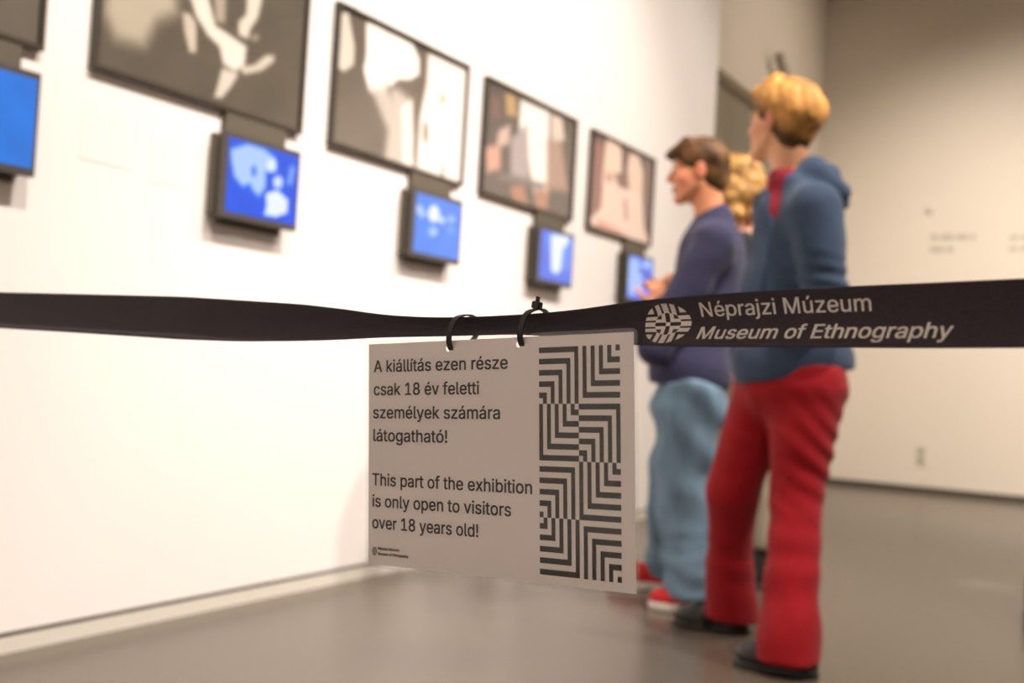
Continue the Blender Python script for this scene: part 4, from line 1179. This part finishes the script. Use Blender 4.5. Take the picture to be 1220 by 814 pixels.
# hoodie
j_ = Field(*bounds([P(1015, 190, -.2), P(880, 190, .2), P(1015, 470, -.2), P(875, 470, .2), elL, elR, shL, shR], .13), .006)
j_.cap(P(948, 262), P(938, 350), .125, .128, .05)
j_.cap(P(938, 350), P(942, 420), .130, .145, .05)
j_.ell(P(944, 432), (.186, .168, .16), np.array([RH, FH, UP]), .04)
j_.cap(P(968, 258, -.15), P(925, 258, .15), .074, .074, .06)
j_.ell(P(966, 300, -.02), (.10, .13, .17), None, .05)
j_.cap(shL, elL, .078, .066, .03); j_.cap(elL, wrL, .064, .050, .015)
j_.cap(shR, elR, .074, .062, .03); j_.cap(elR, wrR, .060, .048, .02)
j_.cap(P(944, 220, -.075), P(972, 212, .03), .036, .040, .02)          # collar
j_.cap(P(955, 238, -.10), P(975, 232, .02), .050, .050, .03)
j_.cap(P(968, 207, -.05), P(1000, 230, -.03), .052, .036, .03)         # hood lying on the back
j_.cap(P(985, 212, .03), P(1004, 242, .02), .045, .024, .02)
j_.cap(P(920, 205, -.06), P(916, 262, -.115), .034, .030, .008, 'sub')
j_.cap(P(916, 262, -.115), P(905, 350, -.122), .030, .028, .008, 'sub')
j_.cap(P(934, 186, -.02), P(930, 206, -.04), .056, .040, .012, 'sub')
j_.cap(P(911, 262, -.122), P(899, 360, -.128), .012, .014, .006, 'sub')          # open front edge
j_.cap(P(899, 360, -.128), P(893, 450, -.150), .014, .014, .006, 'sub')
pA, pB, pC = P(873, 459, 0), P(1014, 441, 0), P(940, 450, .3)
nn = np.cross(pB - pA, pC - pA); nn = nn if nn[2] < 0 else -nn
j_.half(P(940, 451), nn)


def whood(Q):
    e = np.linalg.norm(Q - elL, axis=1)
    return .0055 * wnoise(Q, (18, 18, 22), 21, 1.4) + .007 * np.sin((Q[:, 2] - elL[2]) * 150 + 14 * (Q @ RH)) * np.exp(-(e / .09) ** 2)


j_.warp(whood)
j_.build('hoodie', M_HOODIE, woman)
s__ = Field(*bounds([P(948, 220), P(935, 400)], .22), .008)
s__.cap(P(946, 262), P(936, 390), .117, .117, .05)
s__.cap(P(958, 262, -.10), P(930, 262, .10), .055, .055, .05)
s__.cap(P(944, 232, -.015), P(940, 218, -.02), .070, .066, .02)
s__.half(P(940, 205), (0, 0, 1))
s__.build('shirt', M_REDSHIRT, woman)
toe = -RH + FH * .50
shoe(woman, wn + RH * .098 - FH * .03, toe, .24, .088, .085, M_SHOEBLACK, M_SHOEBLACK, .022)
shoe(woman, wf + RH * .095, -RH + FH * .25, .25, .088, .085, M_SHOEBLACK, M_SHOEBLACK, .022)

# ---------- man: brown hair, navy sweater, pale jeans, red sneakers
mn = floor_at(812, 727); mf = floor_at(786, 703)
GM = (mn + mf) / 2; GM[2] = 0
bn, bf = (mn - GM) @ FH, (mf - GM) @ FH
man = thing('person', tuple(GM), 'person with brown hair in navy sweater and pale jeans, in profile facing the pictures', 'person')
P = lambda x, y, b=0.0: at(x, y, GM, b)
HM = P(831, 205); AM = head_axes(-RH * math.cos(.10) + FH * math.sin(.10) - np.array([0, 0, .10])); SMN = 1.0
nearH, farH = P(824, 470, -.08), P(820, 470, .08)
nearK, farK = P(814, 585, -.10), P(802, 580, .11)
nearA, farA = P(828, 700, bn), P(800, 680, bf)
shL, shR = P(850, 290, -.17), P(842, 290, .17)
elL, wrL = P(780, 414, -.17), P(790, 366, -.06)
elR, wrR = P(802, 405, .19), P(803, 354, .10)
lo, hi = bounds([HM, shL, shR, elL, elR, nearA, farA, nearK, farK, GM], .16); lo[2] = -.01; hi[2] += .02
b_ = Field(lo, hi, .0055)
add_head(b_, HM, AM, SMN)
b_.cap(HM - AM[0] * .03 - AM[2] * .05, P(846, 268), .055, .056, .02)
b_.cap(P(846, 300), P(838, 370), .09, .10, .05); b_.cap(P(838, 370), P(825, 450), .10, .11, .05)
b_.cap(shL + UP * -.02, shR + UP * -.02, .045, .045, .04)
for s_, e_, w_ in ((shL, elL, wrL), (shR, elR, wrR)):
    b_.cap(s_, e_, .046, .036, .02); b_.cap(e_, w_, .036, .026, .015)
add_hand(b_, wrL, P(781, 338, -.05) - wrL, FH * .7 - RH * .3, 1, 1.0, .92); add_hand(b_, wrR, P(799, 328, .05) - wrR, -FH * .8 + RH * .1, -1, 1.0, .92)
for h_, k_, a_ in ((nearH, nearK, nearA), (farH, farK, farA)):
    b_.cap(h_, k_, .075, .048, .04); b_.cap(k_, a_, .046, .034, .02)
    b_.cap(a_, [a_[0], a_[1], .06], .034, .032, .01)
b_.build('body', M_SKIN, man, skin_color(HM, AM, (222, 150, 108), SMN))
eyes(man, HM, AM, SMN)


def hair_man(c, A, sc):
    W = lambda p: np.array(c) + sc * (p[0] * A[0] + p[1] * A[1] + p[2] * A[2])
    f = Field(*bounds([c], .20 * sc), .005)
    f.ell(W((-.016, 0, .046)), np.array((.106, .084, .086)) * sc, A, .02)
    f.ell(W((-.052, 0, -.010)), np.array((.062, .072, .088)) * sc, A, .03)
    for y in (-.045, -.015, .015, .045):
        f.cap(W((.03, y, .115 - abs(y) * .3)), W((.110 - abs(y) * .5, y * 1.05, .066)), .024, .014, .012)
    f.ell(W((.100, 0, -.040)), np.array((.080, .10, .094)) * sc, A, .012, 'sub')
    f.ell(W((.002, .094, -.016)), np.array((.026, .030, .044)) * sc, A, .008, 'sub')
    f.ell(W((.002, -.094, -.016)), np.array((.026, .030, .044)) * sc, A, .008, 'sub')
    f.ell(W((.03, 0, -.12)), np.array((.07, .12, .07)) * sc, A, .02, 'sub')
    f.warp(lambda Q: .0035 * wnoise(Q, (70, 70, 40), 31, 1.5) + .002 * wnoise(Q, (150, 150, 70), 35, 1.5))
    return f


mb, md = np.array(lin((112, 80, 48))[:3]), np.array(lin((58, 38, 20))[:3])


def mcol(V):
    t = np.clip(.5 + 1.1 * wnoise(V, (45, 45, 45), 40, 1.5), 0, 1)[:, None]
    return mb * (1 - t) + md * t


hair_man(HM, AM, SMN).build('hair', M_HAIR, man, mcol)
j_ = Field(*bounds([P(890, 250, -.2), P(760, 250, .2), P(890, 470, -.2), P(760, 470, .2), elL, elR], .13), .007)
j_.cap(P(847, 300), P(834, 380), .118, .122, .05)
j_.cap(P(834, 380), P(820, 430), .126, .138, .05)
j_.ell(P(822, 445), (.150, .160, .15), np.array([RH, FH, UP]), .04)
j_.cap(P(852, 292, -.14), P(845, 292, .14), .072, .072, .06)
j_.ell(P(852, 320, -.0), (.10, .14, .17), None, .05)
j_.cap(P(850, 276), P(851, 262), .080, .072, .03)
j_.cap(shL, elL, .082, .062, .03); j_.cap(elL, wrL, .060, .048, .02)
j_.cap(shR, elR, .080, .062, .03); j_.cap(elR, wrR, .060, .048, .02)
j_.cap(P(834, 222, 0), P(836, 242, 0), .046, .048, .008, 'sub')
pA, pB, pC = P(774, 455, 0), P(866, 464, 0), P(820, 461, .3)
nn = np.cross(pB - pA, pC - pA); nn = nn if nn[2] < 0 else -nn
j_.half(P(820, 460), nn)
j_.warp(lambda Q: .005 * wnoise(Q, (16, 16, 20), 51, 1.2) + .004 * wnoise(Q, (5, 5, 34), 52, 1))
j_.build('sweater', M_SWEATER, man)
t_ = Field(*bounds([P(820, 440), nearH, farH, nearA, farA, nearK, farK, mn, mf], .17), .008)
t_.ell(P(822, 480), (.140, .150, .13), np.array([RH, FH, UP]), .04)
leg_cloth(t_, nearH, nearK, P(823, 708, bn), .114, .096, .094)
leg_cloth(t_, farH, farK, P(799, 684, bf), .112, .094, .094)
t_.half((0, 0, .05), (0, 0, -1))
t_.half(P(820, 455), (0, 0, 1))


def jeans(Q):
    low = np.clip((.42 - Q[:, 2]) / .3, 0, 1)
    dg = Q[:, 2] * .75 + (Q @ RH) * .65
    return .010 * wnoise(Q, (18, 18, 9), 61, 1.8) + .008 * np.sin(dg * 42 + 2.5 * wnoise(Q, (8, 8, 8), 63, 1)) * (1 - low) + low * .013 * wnoise(Q, (14, 14, 48), 62, 1.6)


t_.warp(jeans)
t_.build('jeans', M_DENIM, man)
toe = -RH - FH * .05
shoe(man, mn + RH * .165, toe, .285, .098, .085, M_SHOERED, M_SOLE, .030)
shoe(man, mf + RH * .08, -RH + FH * .1, .285, .098, .085, M_SHOERED, M_SOLE, .030)
p0, p1 = P(781, 335, -.06), P(760, 321, -.06)
pen = tube('pen', [p0 * 1.0, p1 * 1.0], 0.0032, M_PHONE)
tag(pen, 'thin dark pen in the hand of the person in the navy sweater', 'pen')

# ---------- third visitor, mostly hidden between the other two
G3 = floor_at(896, 696); G3[2] = 0
third = thing('person', tuple(G3), 'person with curly blond hair, dark top and beige trousers, mostly hidden between the other two', 'person')
P = lambda x, y, b=0.0: at(x, y, G3, b)
H3 = P(872, 222); A3 = head_axes(-RH * math.cos(.3) + FH * math.sin(.3)); S3 = .98
nearH, farH = P(893, 452, -.08), P(886, 452, .08)
nearK, farK = P(904, 560, -.08), P(890, 560, .09)
nearA, farA = P(910, 668, -.09), P(888, 664, .10)
shL, shR = P(886, 295, -.16), P(884, 295, .16)
elL, wrL = P(890, 375, -.20), P(864, 430, -.16)
elR, wrR = P(888, 375, .20), P(868, 430, .16)
lo, hi = bounds([H3, shL, shR, elL, elR, nearA, farA, nearK, farK, G3], .16); lo[2] = -.01; hi[2] += .02
b_ = Field(lo, hi, .0065)
add_head(b_, H3, A3, S3)
b_.cap(H3 - A3[0] * .03 - A3[2] * .05, P(884, 275), .052, .058, .02)
b_.cap(P(886, 300), P(884, 380), .10, .10, .05); b_.cap(P(884, 380), P(889, 440), .10, .11, .05)
b_.cap(shL, shR, .052, .052, .05)
for s_, e_, w_ in ((shL, elL, wrL), (shR, elR, wrR)):
    b_.cap(s_, e_, .044, .034, .02); b_.cap(e_, w_, .034, .025, .015)
add_hand(b_, wrL, (-RH * .3 - UP), FH, 1, .5); add_hand(b_, wrR, (-RH * .3 - UP), -FH, -1, .5)
for h_, k_, a_ in ((nearH, nearK, nearA), (farH, farK, farA)):
    b_.cap(h_, k_, .072, .046, .04); b_.cap(k_, a_, .044, .033, .02)
    b_.cap(a_, [a_[0], a_[1], .06], .033, .031, .01)
b_.build('body', M_SKIN, third, skin_color(H3, A3, (235, 180, 150), S3))
eyes(third, H3, A3, S3)
f = Field(*bounds([H3, P(900, 262)], .20), .006)
W = lambda p: np.array(H3) + (p[0] * A3[0] + p[1] * A3[1] + p[2] * A3[2])
f.ell(W((-.018, 0, .045)), (.108, .092, .090), A3, .02)
f.ell(W((-.050, 0, -.040)), (.070, .095, .10), A3, .03)
rs = random.Random(7)
for _ in range(46):
    a, z_ = rs.uniform(1.1, 5.2), rs.uniform(-.16, .05)
    q = (-.030 + .085 * math.cos(a), .088 * math.sin(a), z_)
    f.ell(W(q), (.024, .024, .026), None, .012)
f.ell(W((.100, 0, -.040)), (.080, .075, .094), A3, .012, 'sub')
f.warp(lambda Q: .005 * wnoise(Q, (75, 75, 75), 71, 1.5))
f.build('hair', M_HAIR, third, lambda V: (lambda t: np.array(lin((212, 164, 98))[:3]) * (1 - t) + np.array(lin((120, 84, 46))[:3]) * t)(np.clip(.4 + .9 * wnoise(V, (50, 50, 50), 72, 1.5), 0, 1)[:, None]))
j_ = Field(*bounds([P(890, 270, -.2), P(890, 460, .2), elL, elR, wrL, wrR], .14), .009)
j_.cap(P(888, 310), P(886, 380), .115, .112, .05); j_.cap(P(886, 380), P(889, 440), .112, .122, .05)
j_.cap(P(888, 303, -.13), P(886, 303, .13), .068, .068, .05)
j_.cap(P(886, 285), P(884, 275), .072, .064, .03)
j_.cap(shL, elL, .066, .054, .03); j_.cap(elL, wrL, .052, .042, .02)
j_.cap(shR, elR, .066, .054, .03); j_.cap(elR, wrR, .052, .042, .02)
j_.half(P(889, 452), (0, 0, -1))
j_.warp(lambda Q: .004 * wnoise(Q, (16, 16, 24), 81, 1.2))
j_.build('top', M_BLACKTOP, third)
t_ = Field(*bounds([P(889, 430), nearH, farH, nearA, farA], .17), .009)
t_.cap(P(889, 442), P(889, 460), .122, .128, .03)
leg_cloth(t_, nearH, nearK, P(911, 660, -.09), .100, .078, .066)
leg_cloth(t_, farH, farK, P(888, 655, .10), .100, .078, .066)
t_.half((0, 0, .16), (0, 0, -1)); t_.half(P(889, 438), (0, 0, 1))
t_.warp(lambda Q: .005 * wnoise(Q, (16, 16, 30), 82, 1.4))
t_.build('trousers', M_BEIGE, third)
for nm, a_, b0 in (('n', nearA, -.09), ('f', farA, .10)):
    bt = Field(*bounds([a_, [a_[0], a_[1], 0]], .12), .006)
    bt.cap([a_[0], a_[1], .06], [a_[0], a_[1], .19], .048, .052, .02)
    bt.build('boot_shaft', M_GREYSHOE, third)
    shoe(third, np.array([a_[0], a_[1], 0]) + RH * .06, -RH, .26, .09, .085, M_GREYSHOE, M_GREYSHOE, .025)

# ---------- dark thing on the floor, cut by the right edge of the photograph
gb = floor_at(1222, 732)
o = boxes('floor_box', [(0, .45, -.16, .16, 0, .13)], M_BLACKTOP, bevel=.01)
o.location = (gb[0], gb[1], 0); o.rotation_euler = (0, 0, YAW * -1 - 0.4)
tag(o, 'low dark box on the floor, just cut by the right edge of the photograph', 'box')
